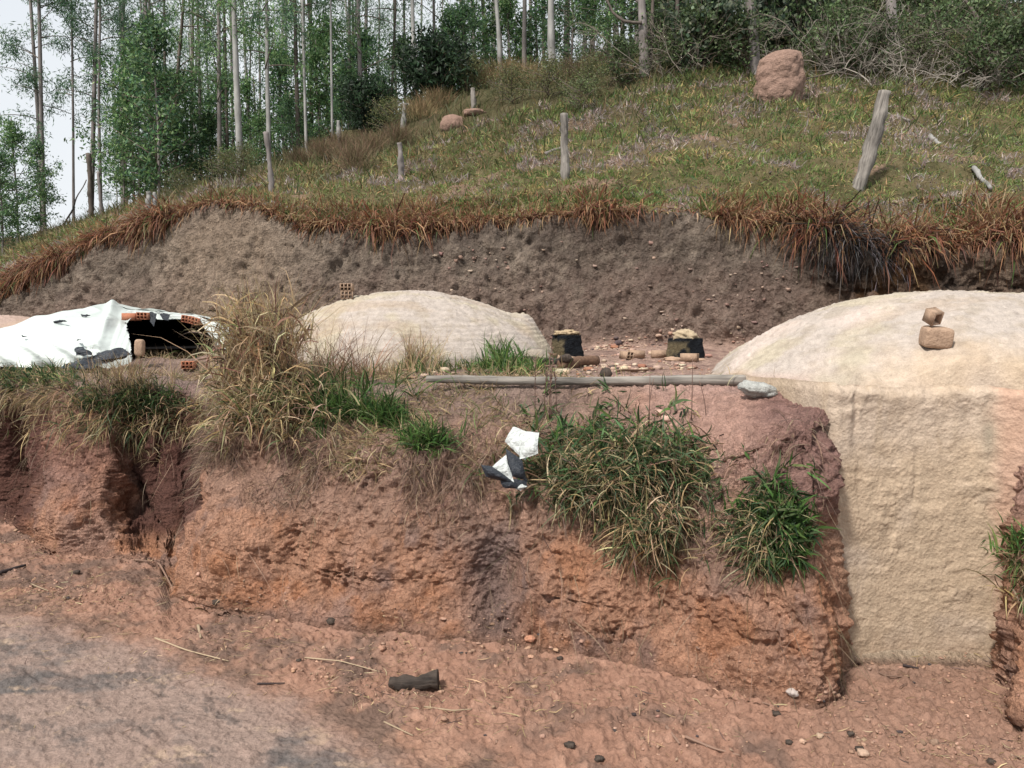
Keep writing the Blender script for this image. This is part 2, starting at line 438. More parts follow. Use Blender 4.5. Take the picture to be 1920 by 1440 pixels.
# round the corners along the profile
k = np.hanning(11)[1:-1]; k /= k.sum()
def sm_rows(A, lo, hi):
    B = A.copy(); i0, i1 = np.searchsorted(zone, lo), np.searchsorted(zone, hi)
    P_ = np.pad(A, ((4, 4), (0, 0)), mode='edge')
    S = sum(k[j] * P_[j:j + len(A)] for j in range(9))
    B[i0:i1] = S[i0:i1]; return B
for _ in range(2): GY = sm_rows(GY, 1.6, 14.5); GZ = sm_rows(GZ, 1.6, 14.5)
dxc = (cols - CX) / FPX
# plan x along each ray; depth along axis ~ Y (ray has b≈1): use exact ratio a/b with elevation
def ray_x(Y, Z):
    # axis depth of the point
    return dxc[None, :] * (Y * math.cos(PITCH) - (Z - EYE) * math.sin(PITCH))
fan = np.maximum(GY, 3.4)
GX = ray_x(fan, GZ)
P0 = np.stack([GX, GY, GZ], -1)
def gnormals(P):
    du = np.gradient(P, axis=1); dv = np.gradient(P, axis=0)
    return nrm(np.cross(du, dv))
N0 = gnormals(P0)
zn = zone[:, None] * np.ones((1, nC)); pxg = cols[None, :] * np.ones((len(zone), 1))
def zband(a, b, s=0.3): return sm(a - s, a + s, zn) * (1 - sm(b - s, b + s, zn))
road_w = (1 - sm(1.8, 2.2, zn)); verge_w = zband(2, 3.05, .2); face_w = zband(3.1, 6.2, .3); upper_w = zband(6.0, 7.3, .4)
plat_w = zband(7, 9, .25); cliff_w = zband(9.1, 12.0, .2); hill_w = sm(11.8, 12.3, zn)
far_w = sm(14.8, 15.2, zn)
D = np.zeros(zn.shape)
G0x, G0y = P0[..., 0], P0[..., 1]
near = zn < 15
notch = sm(1570, 1610, pxg) * (1 - sm(1860, 1885, pxg)) * sm(2.2, 3, zn) * (1 - sm(7, 7.4, zn))
Pn = P0
n_big = fbm(Pn, 0.9, 3, 11); n_mid = fbm(Pn, 4.0, 3, 21); n_fin = fbm(Pn, 15.0, 3, 31); n_mic = noise(Pn, 55.0, 41)
flute = fbm(Pn, (5.5, 5.5, .9), 3, 51); rd = ridge(Pn, 3.2, 3, 61); wl = worley(Pn, 5.5, 5); wl2 = worley(Pn, (14, 14, 11), 8)
wl3 = worley(Pn, 30.0, 13)
Q_ = np.stack([G0x * .8 - G0y * .6, (G0x * .6 + G0y * .8) * 2.2, Pn[..., 2]], -1)
ab1 = np.abs(noise(Pn, (8, 8, 5), 66)); ab2 = np.abs(noise(Pn, (19, 19, 13), 67)); ab3 = np.abs(noise(Pn, (38, 38, 42), 68)); cmask = .35 + .9 * sm(-.25, .3, fbm(Pn, 2.2, 2, 69))
D += road_w * (.010 * ab2 + .006 * ab3 + 0.010 * n_mid + 0.007 * n_fin + 0.03 * n_big - 0.020 * sm(.45, .95, ridge(Q_, 2.6, 3, 62)) * sm(-.2, .3, n_mid) + .004 * n_mic + 0.008 * (0.5 - wl3))
D += verge_w * (.022 * ab2 + .012 * ab3 + 0.030 * n_mid + 0.024 * n_fin + 0.024 * (0.5 - wl2) + 0.016 * (0.5 - wl3) + 0.009 * n_mic)
polef = 1 - .75 * sm(740, 820, pxg) * (1 - sm(1440, 1520, pxg)) * (1 - sm(8.0, 8.6, zn)) * sm(6.2, 6.6, zn)
fw = face_w * (1 - .95 * notch)
D += fw * (0.15 * n_big + 0.070 * flute + 0.040 * n_mid + 0.020 * rd + 0.03 * (0.5 - wl) + 0.020 * (0.5 - wl2) + cmask * (.045 * ab1 + .034 * ab2) + .014 * ab3 + 0.030 * n_fin + 0.030 * (0.5 - wl3) + 0.011 * n_mic - .025 * sm(.45, .85, ridge(Pn, (4.5, 4.5, 3), 2, 63)) * sm(.0, .35, n_mid))
D += upper_w * (1 - .6 * notch) * (polef * (0.06 * n_big + 0.045 * n_mid) + 0.022 * n_fin + 0.020 * (0.5 - wl3) + 0.008 * n_mic)
D += plat_w * (polef * 0.04 * n_mid + 0.018 * n_fin + 0.012 * (0.5 - wl2))
D += cliff_w * (.05 * np.abs(noise(Pn, 3.5, 77)) + .07 * np.abs(noise(Pn, (6, 6, 1.3), 78)) + .05 * ab1 + .03 * ab2 + 0.20 * n_big + 0.10 * flute + 0.07 * n_mid + 0.05 * rd + 0.07 * (0.5 - wl) + 0.045 * (0.5 - worley(Pn, 4.0, 17)) + 0.045 * n_fin + 0.04 * (0.5 - wl2) + .03 * (0.5 - wl3) - .05 * sm(.3, .8, ridge(Pn, (3.0, 3.0, .9), 2, 64)) * sm(-.1, .3, n_mid))
hb = fbm(Pn, 0.45, 3, 71)
D += hill_w * (1 - far_w) * (0.30 * hb * sm(12.2, 13.2, zn) + 0.17 * fbm(Pn, 1.7, 3, 81) + 0.05 * n_mid)
D += far_w * 0.8 * hb
G = P0 + N0 * D[..., None]
# dark erosion gully and undercut in the lower bank
def bump_at(px, py, Y, rad, dep, sx=1.0, sz=1.0):
    c = at(px, py, Y); q = (G - c) / np.array([rad * sx, rad, rad * sz]); w = np.exp(-(q ** 2).sum(-1))
    return w * dep
carve = (bump_at(930, 1130, 5.2, .18, .22, 1, 2.2) + bump_at(960, 1190, 5.1, .12, .12) + bump_at(680, 905, 5.8, .16, .12, 1.6, .6)
         + bump_at(1170, 1190, 5.0, .16, .14, 1.4, .6) + bump_at(650, 1090, 5.6, .15, .16, 1.6, .7) + bump_at(240, 960, 7.8, .2, .35, .8, 1.4)
          + bump_at(450, 1110, 5.9, .12, .10, 2.5, .5) + bump_at(1500, 860, 4.8, .12, .1) + bump_at(30, 900, 8.4, .35, .4, .7, 2.)
         + bump_at(1250, 1010, 4.9, .5, .12, 1.2, .5) + bump_at(520, 870, 6.1, .5, .14, 1.5, .4))
carve = carve - bump_at(455, 1010, 6.0, .42, .30, .8, 1.1) - bump_at(690, 1060, 5.6, .40, .16, 1, 1) - bump_at(1120, 1080, 5.1, .35, .14, 1, 1.1) - bump_at(1400, 1160, 4.6, .35, .14, 1, 1.2) - bump_at(150, 960, 7.4, .38, .30, .8, 1.0) + bump_at(570, 1040, 5.9, .14, .14, .7, 2.2)
G[..., 1] += carve * (fw > .05)
# broad steps of slumped earth in the back cliff and a sand fan on its left
fan_w = np.exp(-((pxg - (430 - (zn - 9.2) * -10)) / 110) ** 2) * zband(9.0, 11.0, .5)
G[..., 1] -= fan_w * 0.26 * (1 - sm(9, 11.0, zn)) * 1.2
G[..., 2] += .11 * np.exp(-((G[..., 1] - 9.5) / .22) ** 2 - ((G[..., 0] + 4.2) / .8) ** 4)
NG = gnormals(G)
PXp, PYp = proj(G)
# ---- soil colours, with shade painted into the hollows of the left bank
n1 = fbm(G, 1.3, 4, 91); n2 = fbm(G, 3.5, 4, 101); n3 = fbm(G, 9.0, 3, 111); streak = fbm(G, (6, 6, .8), 3, 121)
patch = fbm(G, (1.7, 3.2, 1), 5, 131, .6)
col = np.zeros(G.shape)
rc = mix((0.265, 0.195, 0.165), (0.125, 0.110, 0.105), sm(-.10, .30, patch + .22 * sm(3.6, 6.2, -G[..., 1] + 9.8) - .18))
rc = mix(rc, (0.37, 0.275, 0.205), sm(.18, .42, fbm(G, (3.5, 7, 1), 5, 141, .65)) * .75)
rc = mix(rc, (0.085, 0.075, 0.072), sm(.16, .34, fbm(Q_, (4, 5, 1), 6, 143, .75)) * .6)
rc = mix(rc, (0.07, 0.06, 0.058), sm(.80, .95, ridge(Q_, (2.6, 2.6, 1), 3, 62)) * sm(-.1, .3, n2) * .6)
edge = sm(.0, 1.0, (GY - (ctrl[2][0][None, :] - .85)) / .9)
rc = mix(rc, (0.285, 0.175, 0.135), np.clip(edge + .35 * n2, 0, 1) * .7)
rc = mix(rc, (0.20, 0.125, 0.10), sm(.0, .35, n3 + 1.6 * (edge - .75)) * .6)
rightdust = sm(1000, 1300, pxg)
rc = mix(rc, (0.285, 0.175, 0.125), rightdust * .75)
vc = mix((0.27, 0.145, 0.100), (0.15, 0.092, 0.070), sm(-.05, .45, n2 + .20 * (1 - sm(500, 900, pxg)))); vc = mix(vc, (0.36, 0.205, 0.145), sm(.05, .5, n3) * .5)
rc = rc * np.array([.96, .90, .88])
rc = mix(rc, vc * 0.95, np.clip(sm(.35, 1.0, edge + .35 * n2 + .25 * n3), 0, 1))
fc = mix((0.37, 0.190, 0.120), (0.30, 0.17, 0.125), sm(-.15, .35, n1 + .3 * streak))
fc = mix(fc, (0.37, 0.155, 0.075), sm(.12, .42, n2 - .12 + .22 * (1 - sm(.2, .8, G[..., 2]))) * .55)
fc = mix(fc, (0.20, 0.128, 0.108), sm(.14, .5, fbm(G, (2.4, 2.4, 1.6), 4, 151, .65)) * .7)
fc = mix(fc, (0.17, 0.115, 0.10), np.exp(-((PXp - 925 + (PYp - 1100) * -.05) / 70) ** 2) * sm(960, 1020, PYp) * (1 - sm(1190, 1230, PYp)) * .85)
pinkw = sm(1080, 1260, PXp) * sm(.95, 1.35, G[..., 2] + .15 * n2)
fc = mix(fc, (0.40, 0.235, 0.185), pinkw * .8)
fc = mix(fc, (0.195, 0.105, 0.088), sm(1370, 1500, PXp + 60 * n2) * (1 - sm(1600, 1640, PXp)) * sm(.75, 1.2, G[..., 2]) * .8)
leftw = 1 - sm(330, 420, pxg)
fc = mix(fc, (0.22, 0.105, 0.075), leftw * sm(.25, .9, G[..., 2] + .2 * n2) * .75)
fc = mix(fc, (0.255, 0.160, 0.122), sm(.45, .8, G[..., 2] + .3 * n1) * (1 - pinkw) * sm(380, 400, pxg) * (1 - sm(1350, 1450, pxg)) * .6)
red_recess_shade = (sm(215, 262, pxg + 25 * n2) * (1 - sm(392, 400, pxg)) + (1 - sm(60, 100, pxg + 20 * n2))) * sm(.03, .22, G[..., 2] + .08 * n2) * sm(6.7, 7.0, G[..., 1])
fc = mix(fc, (0.085, 0.038, 0.030), np.clip(red_recess_shade, 0, 1) * .92)  # redder soil in the hollows, plus their shade painted into the colour
fc = mix(fc, (0.20, 0.14, 0.115), (1 - sm(1000, 1250, PXp)) * sm(1.25, 1.6, G[..., 2] + .12 * n3) * .7)
fc = mix(fc, (0.43, 0.33, 0.235), notch * .8)
pc = mix((0.40, 0.265, 0.21), (0.27, 0.17, 0.14), sm(-.1, .4, n2)); pc = mix(pc, (0.16, 0.12, 0.095), (1 - sm(1000, 1200, PXp + 80 * n1)) * .65 * sm(-.3, .2, n3 + .2))
cc = mix((0.158, 0.122, 0.098), (0.098, 0.073, 0.060), sm(-.15, .3, n1 + .3 * n3)); cc = mix(cc, (0.225, 0.175, 0.14), sm(.08, .4, n2) * .6)
cc = mix(cc, (0.085, 0.066, 0.055), sm(.1, .4, fbm(G, (7, 7, .9), 4, 123)) * .55)
low = 1 - sm(9.3, 10.5, zn + .4 * n2)
cc = mix(cc, (0.175, 0.115, 0.095), low * .55)
cc = mix(cc, (0.24, 0.175, 0.13), np.clip(fan_w * 1.3, 0, 1) * .65)
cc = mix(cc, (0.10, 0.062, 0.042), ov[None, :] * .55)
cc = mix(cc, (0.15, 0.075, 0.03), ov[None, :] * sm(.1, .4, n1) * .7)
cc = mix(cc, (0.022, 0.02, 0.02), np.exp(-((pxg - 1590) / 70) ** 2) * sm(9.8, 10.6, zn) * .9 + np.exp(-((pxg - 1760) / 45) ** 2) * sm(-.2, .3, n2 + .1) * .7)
hc = mix((0.125, 0.10, 0.055), (0.08, 0.072, 0.035), sm(-.2, .3, n1)); hc = mix(hc, (0.24, 0.155, 0.12), sm(.33, .5, fbm(G, .9, 3, 161)) * .7)
hc = mix(hc, (0.06, 0.055, 0.028), sm(13.6, 14.4, zn) * .7)
for w, c_ in ((road_w, rc), (verge_w, vc), (np.clip(face_w + upper_w, 0, 1), fc), (plat_w, pc), (cliff_w, cc), (hill_w, hc)):
    pass
tot = road_w + verge_w + face_w + upper_w + plat_w + cliff_w + hill_w + 1e-6
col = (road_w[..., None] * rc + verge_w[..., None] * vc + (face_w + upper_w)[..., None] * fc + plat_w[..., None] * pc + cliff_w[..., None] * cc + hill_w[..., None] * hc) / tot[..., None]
col = mix(col, (0.27, 0.155, 0.11), verge_w * sm(1400, 1600, pxg) * .7)
warm = np.ones(col.shape)
def lift(w, rgb):
    global warm
    warm = warm * (1 + w[..., None] * (np.array(rgb) - 1))
lift(verge_w, (0.96, 1.01, 1.05)); lift(road_w, (1.00, 1.06, 1.08)); lift(np.clip(face_w + upper_w, 0, 1), (1.36, 1.46, 1.55)); lift(plat_w, (1.22, 1.25, 1.28)); lift(cliff_w, (1.42, 1.46, 1.46)); lift(hill_w, (1.05, 1.05, 1.05))
col = np.clip(col * warm, 0, .62)
def cut(name, z0, z1, mat, label):
    i0, i1 = np.searchsorted(zone, z0), min(np.searchsorted(zone, z1) + 1, len(zone))
    me = fmesh(name, G[i0:i1].reshape(-1, 3), grid_faces(i1 - i0, nC), mat, col[i0:i1].reshape(-1, 3))
    o = link(name, me); tag(o, label, None, None, 'structure'); return o
cut('road', 0, 2, M['road'], 'grey and tan hard packed dirt road in the foreground')
cut('verge', 2, 3, M['road'], 'loose reddish soil strip between the road and the earth bank')
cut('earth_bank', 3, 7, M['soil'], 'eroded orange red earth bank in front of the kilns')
cut('kiln_terrace', 7, 9, M['soil'], 'flat pinkish earth terrace on which the kilns stand')
cut('cliff', 9, 12, M['cliff'], 'cut brown earth cliff behind the kilns')
cut('hillside', 12, 15, M['hill'], 'grassy slope above the brown cliff')
cut('far_ground', 15, 18, M['hill'], 'wooded ground beyond the slope')
# running skyline per column, for finding what a pixel sees
runmin = np.minimum.accumulate(np.where(zn < 1, 9999, PYp), 0)
def hit(px, py, zlo=0.0, zhi=18.0):
    c = int(np.argmin(np.abs(cols - px)))
    i0, i1 = np.searchsorted(zone, zlo), np.searchsorted(zone, zhi)
    ok = np.nonzero(PYp[max(i0, 10):i1, c] <= py)[0]
    i = max(i0, 10) + (ok[0] if len(ok) else int(np.argmin(PYp[max(i0, 10):i1, c])))
    return G[i, c].copy()
def hitn(px, py, zlo=0.0, zhi=18.0):
    c = int(np.argmin(np.abs(cols - px)))
    i0, i1 = np.searchsorted(zone, zlo), np.searchsorted(zone, zhi)
    ok = np.nonzero(PYp[max(i0, 10):i1, c] <= py)[0]
    i = max(i0, 10) + (ok[0] if len(ok) else int(np.argmin(PYp[max(i0, 10):i1, c])))
    return G[i, c].copy(), NG[i, c].copy()
def scatter(n, z0, z1, p0, p1, dens=None, area=True):
    """n random points on the terrain, area weighted; dens(P, px, zone) in 0..1"""
    i0, i1 = np.searchsorted(zone, z0), np.searchsorted(zone, z1); c0, c1 = np.searchsorted(cols, p0), np.searchsorted(cols, p1)
    S = G[i0:i1 + 1, c0:c1 + 1]
    A = np.linalg.norm(np.cross(S[1:, :-1] - S[:-1, :-1], S[:-1, 1:] - S[:-1, :-1]), axis=-1)
    if dens is not None: A = A * dens(S[:-1, :-1], cols[None, c0:c1] * np.ones((A.shape[0], 1)), zone[i0:i1][:, None] * np.ones((1, A.shape[1])))
    cum = np.cumsum(A.ravel()); k = np.searchsorted(cum, rng.random(n) * cum[-1]); r, c = np.unravel_index(np.clip(k, 0, A.size - 1), A.shape)
    u, v = rng.random((2, n, 1))
    P = S[r, c] * (1 - u) * (1 - v) + S[r + 1, c] * u * (1 - v) + S[r, c + 1] * (1 - u) * v + S[r + 1, c + 1] * u * v
    return P, NG[i0:i1, c0:c1][r, c]
# ---------------------------------------------------------------- kilns
def inpoly(x, y, poly):
    r = np.zeros(np.shape(x), bool); n = len(poly)
    for i in range(n):
        x0, y0 = poly[i]; x1, y1 = poly[(i + 1) % n]
        if y0 == y1: continue
        r ^= ((y0 > y) != (y1 > y)) & (x < (x1 - x0) * (y - y0) / (y1 - y0) + x0)
    return r
def slab(acc, x0, x1, y0, y1, z0, z1, col=(1, 1, 1), Mx=None):
    V = np.array([[x, y, z] for z in (z0, z1) for y in (y0, y1) for x in (x0, x1)], float)
    if Mx is not None: V = V @ Mx.T
    acc.add(V, [[0, 2, 3, 1], [4, 5, 7, 6], [0, 1, 5, 4], [2, 6, 7, 3], [0, 4, 6, 2], [1, 3, 7, 5]], None, col)
def brick_mesh(L=.19, W=.14, H=.09, nx=3, nz=2, t=.009):
    """hollow clay brick, holes run along y (length L), face W x H"""
    a = Acc(); cw = (W - t) / nx; ch = (H - t) / nz
    for i in range(nx + 1): x = -W / 2 + i * cw; slab(a, x, x + t, -L / 2, L / 2, t * .0, H)
    for j in range(nz + 1):
        z = j * ch
        for i in range(nx): x = -W / 2 + i * cw + t; slab(a, x, x + cw - t, -L / 2 + .001, L / 2 - .001, z + (0.0 if j else .001), z + t - (.001 if j == nz else 0))
    return a
brick_me = brick_mesh().mesh('hollow_brick', M['brick'], False)
brick_dusty_me = brick_mesh().mesh('hollow_brick_dusty', M['brick_dusty'], False)
brick_small_me = brick_mesh(.19, .09, .09, 2, 2).mesh('hollow_brick_small', M['brick_dusty'], False)
brick_one_me = brick_mesh(.17, .085, .10, 1, 1, .014).mesh('hollow_brick_single', M['brick_dusty'], False)

def lathe_cap(cx, cy, Rx, Ry, H, zb, nth, nr, expo, amp, seed, bump=None, lines=.006, th0=0, th1=2 * math.pi, skew=0):
    th = np.linspace(th0, th1, nth); r = np.concatenate([np.linspace(0.001, 1, nr), [1.0, 1.02]])
    RR, TT = np.meshgrid(r, th, indexing='ij')
    X = cx + Rx * RR * np.cos(TT); Y = cy + Ry * RR * np.sin(TT)
    Z = zb + H * (1 - np.clip(RR, 0, 1) ** 2) ** expo
    P = np.stack([X, Y, Z], -1)
    if bump is not None: P[..., 2] += bump(P)
    fr_ = np.mod(P[..., 2] / .055 + .35 * noise(P, 1.5, seed + 9), 1); P[..., 2] -= lines * np.exp(-((fr_ - .5) / .13) ** 2) * np.clip(.5 + .9 * noise(P, 2.5, seed + 8), 0, 1)
    P[..., 2] += .5 * amp * (.5 - worley(P, 9, seed + 6)) + .3 * amp * noise(P, 45, seed + 7)
    P[..., 2] += amp * (1.0 * fbm(P, 2.5, 3, seed) + .5 * fbm(P, 11, 3, seed + 1) + .35 * (0.5 - worley(P, 22, seed + 2)))
    P[-2:, :, 2] -= 0.35
    return P
def plaster_col(P, px_=None):
    a = fbm(P, 2.2, 4, 201); b_ = fbm(P, 7, 3, 211)
    c = mix((0.49, 0.405, 0.325), (0.49, 0.405, 0.37), sm(-.3, .05, a)); c = mix(c, (0.37, 0.295, 0.24), sm(.08, .45, b_) * .5); c = mix(c, (0.26, 0.21, 0.175), sm(.80, .97, ridge(P, (4, 7, 7), 2, 215)) * sm(.0, .4, fbm(P, 3, 2, 216)) * .6); c = mix(c, (0.42, 0.31, 0.24), sm(.15, .5, fbm(P, (1.2, 3, 3), 3, 217)) * .5)
    return c * np.array([.80, .84, .82])
# --- big kiln on the right
kiln = empty('charcoal_kiln', (3.63, 6.55, 0)); tag(kiln, 'large pale clay plastered kiln on the right with walled up doorway', 'kiln', 'charcoal kilns')
Kc, KR, KH, Kz = np.array([3.63, 6.55]), 1.86, .70, 1.775
xs = np.linspace(1.55, 5.7, 470)
zedge = 1.795 + .022 * noise(np.stack([xs * 3.1, xs * 0, xs * 0], 1), 1, 5) + .012 * noise(np.stack([xs * 14, xs * 0, xs * 0], 1), 1, 6)
def yedge(x): return 4.93 + .06 * np.sin(x * 3) - .10 * sm(3.05, 3.3, x) + 1.3 * (1 - sm(1.70, 2.10, x)) ** 1.2 + 1.5 * sm(3.9, 5.3, x)
ft = np.linspace(0, 1, 190); tt = np.linspace(0, 1, 200)
XX, FT = np.meshgrid(xs, ft); ye = yedge(XX)
dz_ = -.12 + (zedge[None, :] + .12) * FT
FY = ye - .08 + .06 * FT + .05 * sm(.955, 1, FT) ** 2
# recessed door field with plaster lip on its left, and lintel ledge
wpx, wpy = proj(np.stack([XX, FY, dz_], -1))
rec = sm(1600, 1612, wpx) * (1 - sm(1818, 1840, wpx)) * sm(724, 790, wpy)
FY = FY + .018 * rec * (1 - .75 * sm(820, 1000, wpy)) + .022 * np.exp(-((wpx - 1607 + (wpy - 730) * .05) / 7) ** 2) * sm(712, 730, wpy) * (1 - sm(810, 880, wpy))
FY = FY - .012 * np.exp(-((wpy - 716) / 9) ** 2) * sm(1590, 1615, wpx) * (1 - sm(1825, 1850, wpx))
FY = FY + .008 * np.exp(-((wpx - 1720 + (wpy - 850) * .04) / 5) ** 2) * sm(830, 850, wpy) * (1 - sm(930, 950, wpy))
PF = np.stack([XX, FY, dz_], -1)
nF = (.035 * fbm(PF, 2.2, 3, 221) + .016 * fbm(PF, (9, 9, 14), 3, 222) + .016 * (.5 - worley(PF, 18, 223)) * (.4 + noise(PF, 3, 224)) + .005 * np.abs(fbm(PF, (20, 20, 16), 2, 225)) + .004 * noise(PF, 90, 226)
      + .018 * (.5 - worley(PF * np.array([.6, 1, 1.3]), 9, 229)) + .012 * (.5 - worley(PF, 42, 230)) + .010 * sm(.5, .95, ridge(PF, (7, 7, 4), 3, 228))
      + .008 * np.maximum(0, np.sin(PF[..., 2] * 2 * math.pi / .21 + 4.2 * noise(PF, (2.2, 1, 1), 227))) ** 6 * sm(-.1, .5, noise(PF, (3, 3, 2), 237)))
nF = nF * (.30 + .45 * sm(-.2, .4, fbm(PF, 3.0, 3, 248))) * (1 - .8 * sm(.985, 1, FT))
PF[..., 1] -= nF
TX, TT2 = np.meshgrid(xs, tt); y0 = yedge(TX) + .03
TY = y0 + (8.6 - y0) * TT2
rr = np.hypot(TX - Kc[0], TY - Kc[1]) / KR
cap = np.where(rr < 1, Kz + KH * np.clip(1 - rr ** 2, 0, 1) ** .82, Kz - (rr - 1) * 3.0)
sh = zedge[None, :] + .02 + .30 * (TY - y0) * (TT2 < .5) - 1.5 * np.maximum(0, TY - y0 - 1.2)
sh = sh - .55 * (1 - sm(1.95, 2.40, TX)) - .5 * (1 - sm(1.8, 2.0, TX))
k_ = 28.0
TZ = np.log(np.exp((cap - 1.8) * k_) + np.exp((np.maximum(sh, .9) - 1.8) * k_)) / k_ + 1.8
TZ = np.maximum(TZ, 1.35)
edge_soft = np.exp(-(TY - y0) / .05) * .02
TZ -= edge_soft
PT = np.stack([TX, TY, TZ], -1)
wv = 1.2 * noise(PT, 1.2, 231) + .5 * noise(PT, 5, 238)
PT[..., 2] += .012 * (.5 - worley(PT, 9, 239)) + .006 * noise(PT, 30, 240) + .020 * fbm(PT, 1.8, 3, 232) + .010 * fbm(PT, (5, 12, 12), 3, 233) + .009 * (.5 - worley(PT, 20, 234)) + .004 * noise(PT, 60, 235)
PT[..., 2] -= .020 * np.exp(-((np.mod(PT[..., 2] / .045 + wv * .22, 1) - .5) / .12) ** 2) * np.clip(.55 + noise(PT, (3, 6, 3), 236), 0, 1) * sm(1.84, 1.95, TZ)
PT[0] = PF[-1]
def door_col(P):
    c = mix((0.455, 0.35, 0.255), (0.475, 0.38, 0.30), sm(-.2, .3, fbm(P, 2.0, 3, 241)))
    return mix(c, (0.36, 0.27, 0.19), sm(.1, .5, fbm(P, 6, 3, 242)) * .4) * .93
cF = door_col(PF)
n_top = fbm(PT, 3, 3, 247)
cF = mix(cF, (0.43, 0.27, 0.20), sm(1840, 1885, wpx + 30 * fbm(PF, 4, 2, 243)) * .75)
cF = mix(cF, (0.34, 0.24, 0.17), (1 - sm(0, .22, PF[..., 2])) * .6)
cF = mix(cF, (0.28, 0.25, 0.19), np.exp(-((wpx - 1855) / 14) ** 2 - ((wpy - 815) / 40) ** 2) * .7)
cT = plaster_col(PT); dE = TY - y0
for _c in range(3): cT[..., _c] = door_col(PT)[..., _c] * (1 - sm(.0, .5, dE + .25 * n_top)) + cT[..., _c] * sm(.0, .5, dE + .25 * n_top)
tpx, tpy = proj(PT)
cT = mix(cT, (0.56, 0.46, 0.41), sm(.15, .5, (2.2 - PT[..., 2]) * 0 + sm(640, 580, tpy) * .0 + fbm(PT, 1.3, 2, 245)) * .6)
cT = mix(cT, (0.47, 0.34, 0.285), (1 - sm(1440, 1600, tpx + 60 * fbm(PT, 4, 2, 246))) * sm(690, 720, tpy) * .8)
cF = mix(cF, (0.30, 0.225, 0.16), sm(.86, .98, ridge(PF, (5, 5, 3), 2, 249)) * sm(0, .4, fbm(PF, 2.5, 2, 250)) * .6)
cF = mix(cF, (0.40, 0.31, 0.225), sm(.05, .4, fbm(PF, (9, 9, 1.1), 3, 251)) * .5)
link('door_wall', fmesh('door_wall', PF.reshape(-1, 3), grid_faces(*XX.shape), M['plaster'], cF.reshape(-1, 3)), kiln, (-3.63, -6.55, 0))['label'] = 'walled up and plastered doorway'
link('dome', fmesh('dome', PT.reshape(-1, 3), grid_faces(*TX.shape), M['plaster'], cT.reshape(-1, 3)), kiln, (-3.63, -6.55, 0))
def kz(px, py):
    d = (tpx - px) ** 2 + (tpy - py) ** 2 + np.where(TT2 > .62, 1e5, 0); return PT[np.unravel_index(np.argmin(d), d.shape)].copy()
# --- middle kiln
def lump2(P):
    px, _ = proj(P); q = (P[..., 1] < 10.3)
    return .16 * np.exp(-((P[..., 0] - .20) / .16) ** 2 - ((P[..., 1] - 9.75) / .45) ** 2)
P2 = lathe_cap(-1.30, 9.75, 1.84, 1.72, .82, 1.78, 480, 160, .70, .022, 300, lump2, .034)
o = link('charcoal_kiln', fmesh('kiln_dome', P2.reshape(-1, 3), grid_faces(P2.shape[0], P2.shape[1]), M['plaster'], plaster_col(P2).reshape(-1, 3)))
tag(o, 'pale cream clay dome of the middle kiln behind tall dry grass', 'kiln', 'charcoal kilns')
P4 = lathe_cap(-8.55, 13.0, 1.7, 1.6, .62, 1.70, 120, 40, .8, .03, 320)
o = link('charcoal_kiln', fmesh('far_kiln_dome', P4.reshape(-1, 3), grid_faces(P4.shape[0], P4.shape[1]), M['plaster'], mix(plaster_col(P4), (0.40, 0.26, 0.21), np.full(P4.shape[:2], .6)).reshape(-1, 3)))
tag(o, 'pinkish earth kiln dome just showing beyond the white sheet at the left edge', 'kiln', 'charcoal kilns')
# --- sheeted kiln with open mouth
zc = 10.9
sil = np.array([(-60, 668), (-20, 648), (0, 634), (20, 621), (55, 615), (100, 600), (140, 590), (190, 580), (212, 572), (240, 580), (300, 584), (340, 588), (375, 593), (402, 604), (430, 622), (455, 645), (470, 668)], float)
gx = np.linspace(-8.0, -3.85, 340); gy = np.linspace(0, 1, 170)
GXX, GT = np.meshgrid(gx, gy)
spx = CX + FPX * GXX / (zc + .0)
ztop = np.vectorize(lambda p: z_of(p, zc))(np.interp(spx[0], sil[:, 0], sil[:, 1]))[None, :] * np.ones_like(GXX)
zb3 = 1.66
Rf = 1.85 * np.clip(1 - ((GXX + 5.75) / 2.15) ** 2, 0.01, 1) ** .5
yy = zc - Rf + 2 * Rf * GT
u = np.clip(1 - (2 * GT - 1) ** 2, 0, 1)
def cap3(off=0.0, flat=.55): return zb3 + (ztop - zb3 - off) * u ** flat
TZ3 = cap3()
PT3 = np.stack([GXX, yy, TZ3], -1)
p3x, p3y = proj(PT3)
# crease from the peak down to the ground; panel right of it faces sideways
creasex = np.interp(p3y, [570, 660], [212, 181])
rgt = sm(0, 26, p3x - creasex) * (PT3[..., 1] < zc)
PT3[..., 1] += .22 * rgt * np.clip(u, 0, .6)
PT3[..., 2] += .05 * np.exp(-((p3x - creasex) / 9) ** 2) * (PT3[..., 1] < zc + .2)
fold = fbm(PT3, (1.2, .6, 5.0), 3, 401)
PT3[..., 2] += .045 * fold * (1 - rgt) + .034 * ridge(PT3, (2.0, 1.2, 3), 2, 403) * (1 - rgt)
PT3[..., 1] -= .035 * np.sin(p3x * .55 + (p3y - 600) * .12 + 2 * noise(PT3, 1.5, 405)) * rgt * np.clip(u * 1.5, 0, 1) * (PT3[..., 1] < zc)
PT3[..., 1] -= (1 - rgt) * .05 * np.sin(p3x * .09 - p3y * .16 + 3 * noise(PT3, 1.2, 406)) * sm(630, 665, p3y)
mouth = [(238, 604), (252, 597), (283, 596), (300, 600), (330, 598), (368, 600), (384, 612), (399, 632), (406, 700), (250, 700), (246, 640)]
p3x, p3y = proj(PT3)
front_ = PT3[..., 1] < zc - .15
hole = inpoly(p3x, p3y, mouth) & front_
F3 = grid_faces(*GXX.shape); keep = ~hole.reshape(-1)[F3].any(1)
rng_t = .80 + .0 * p3x
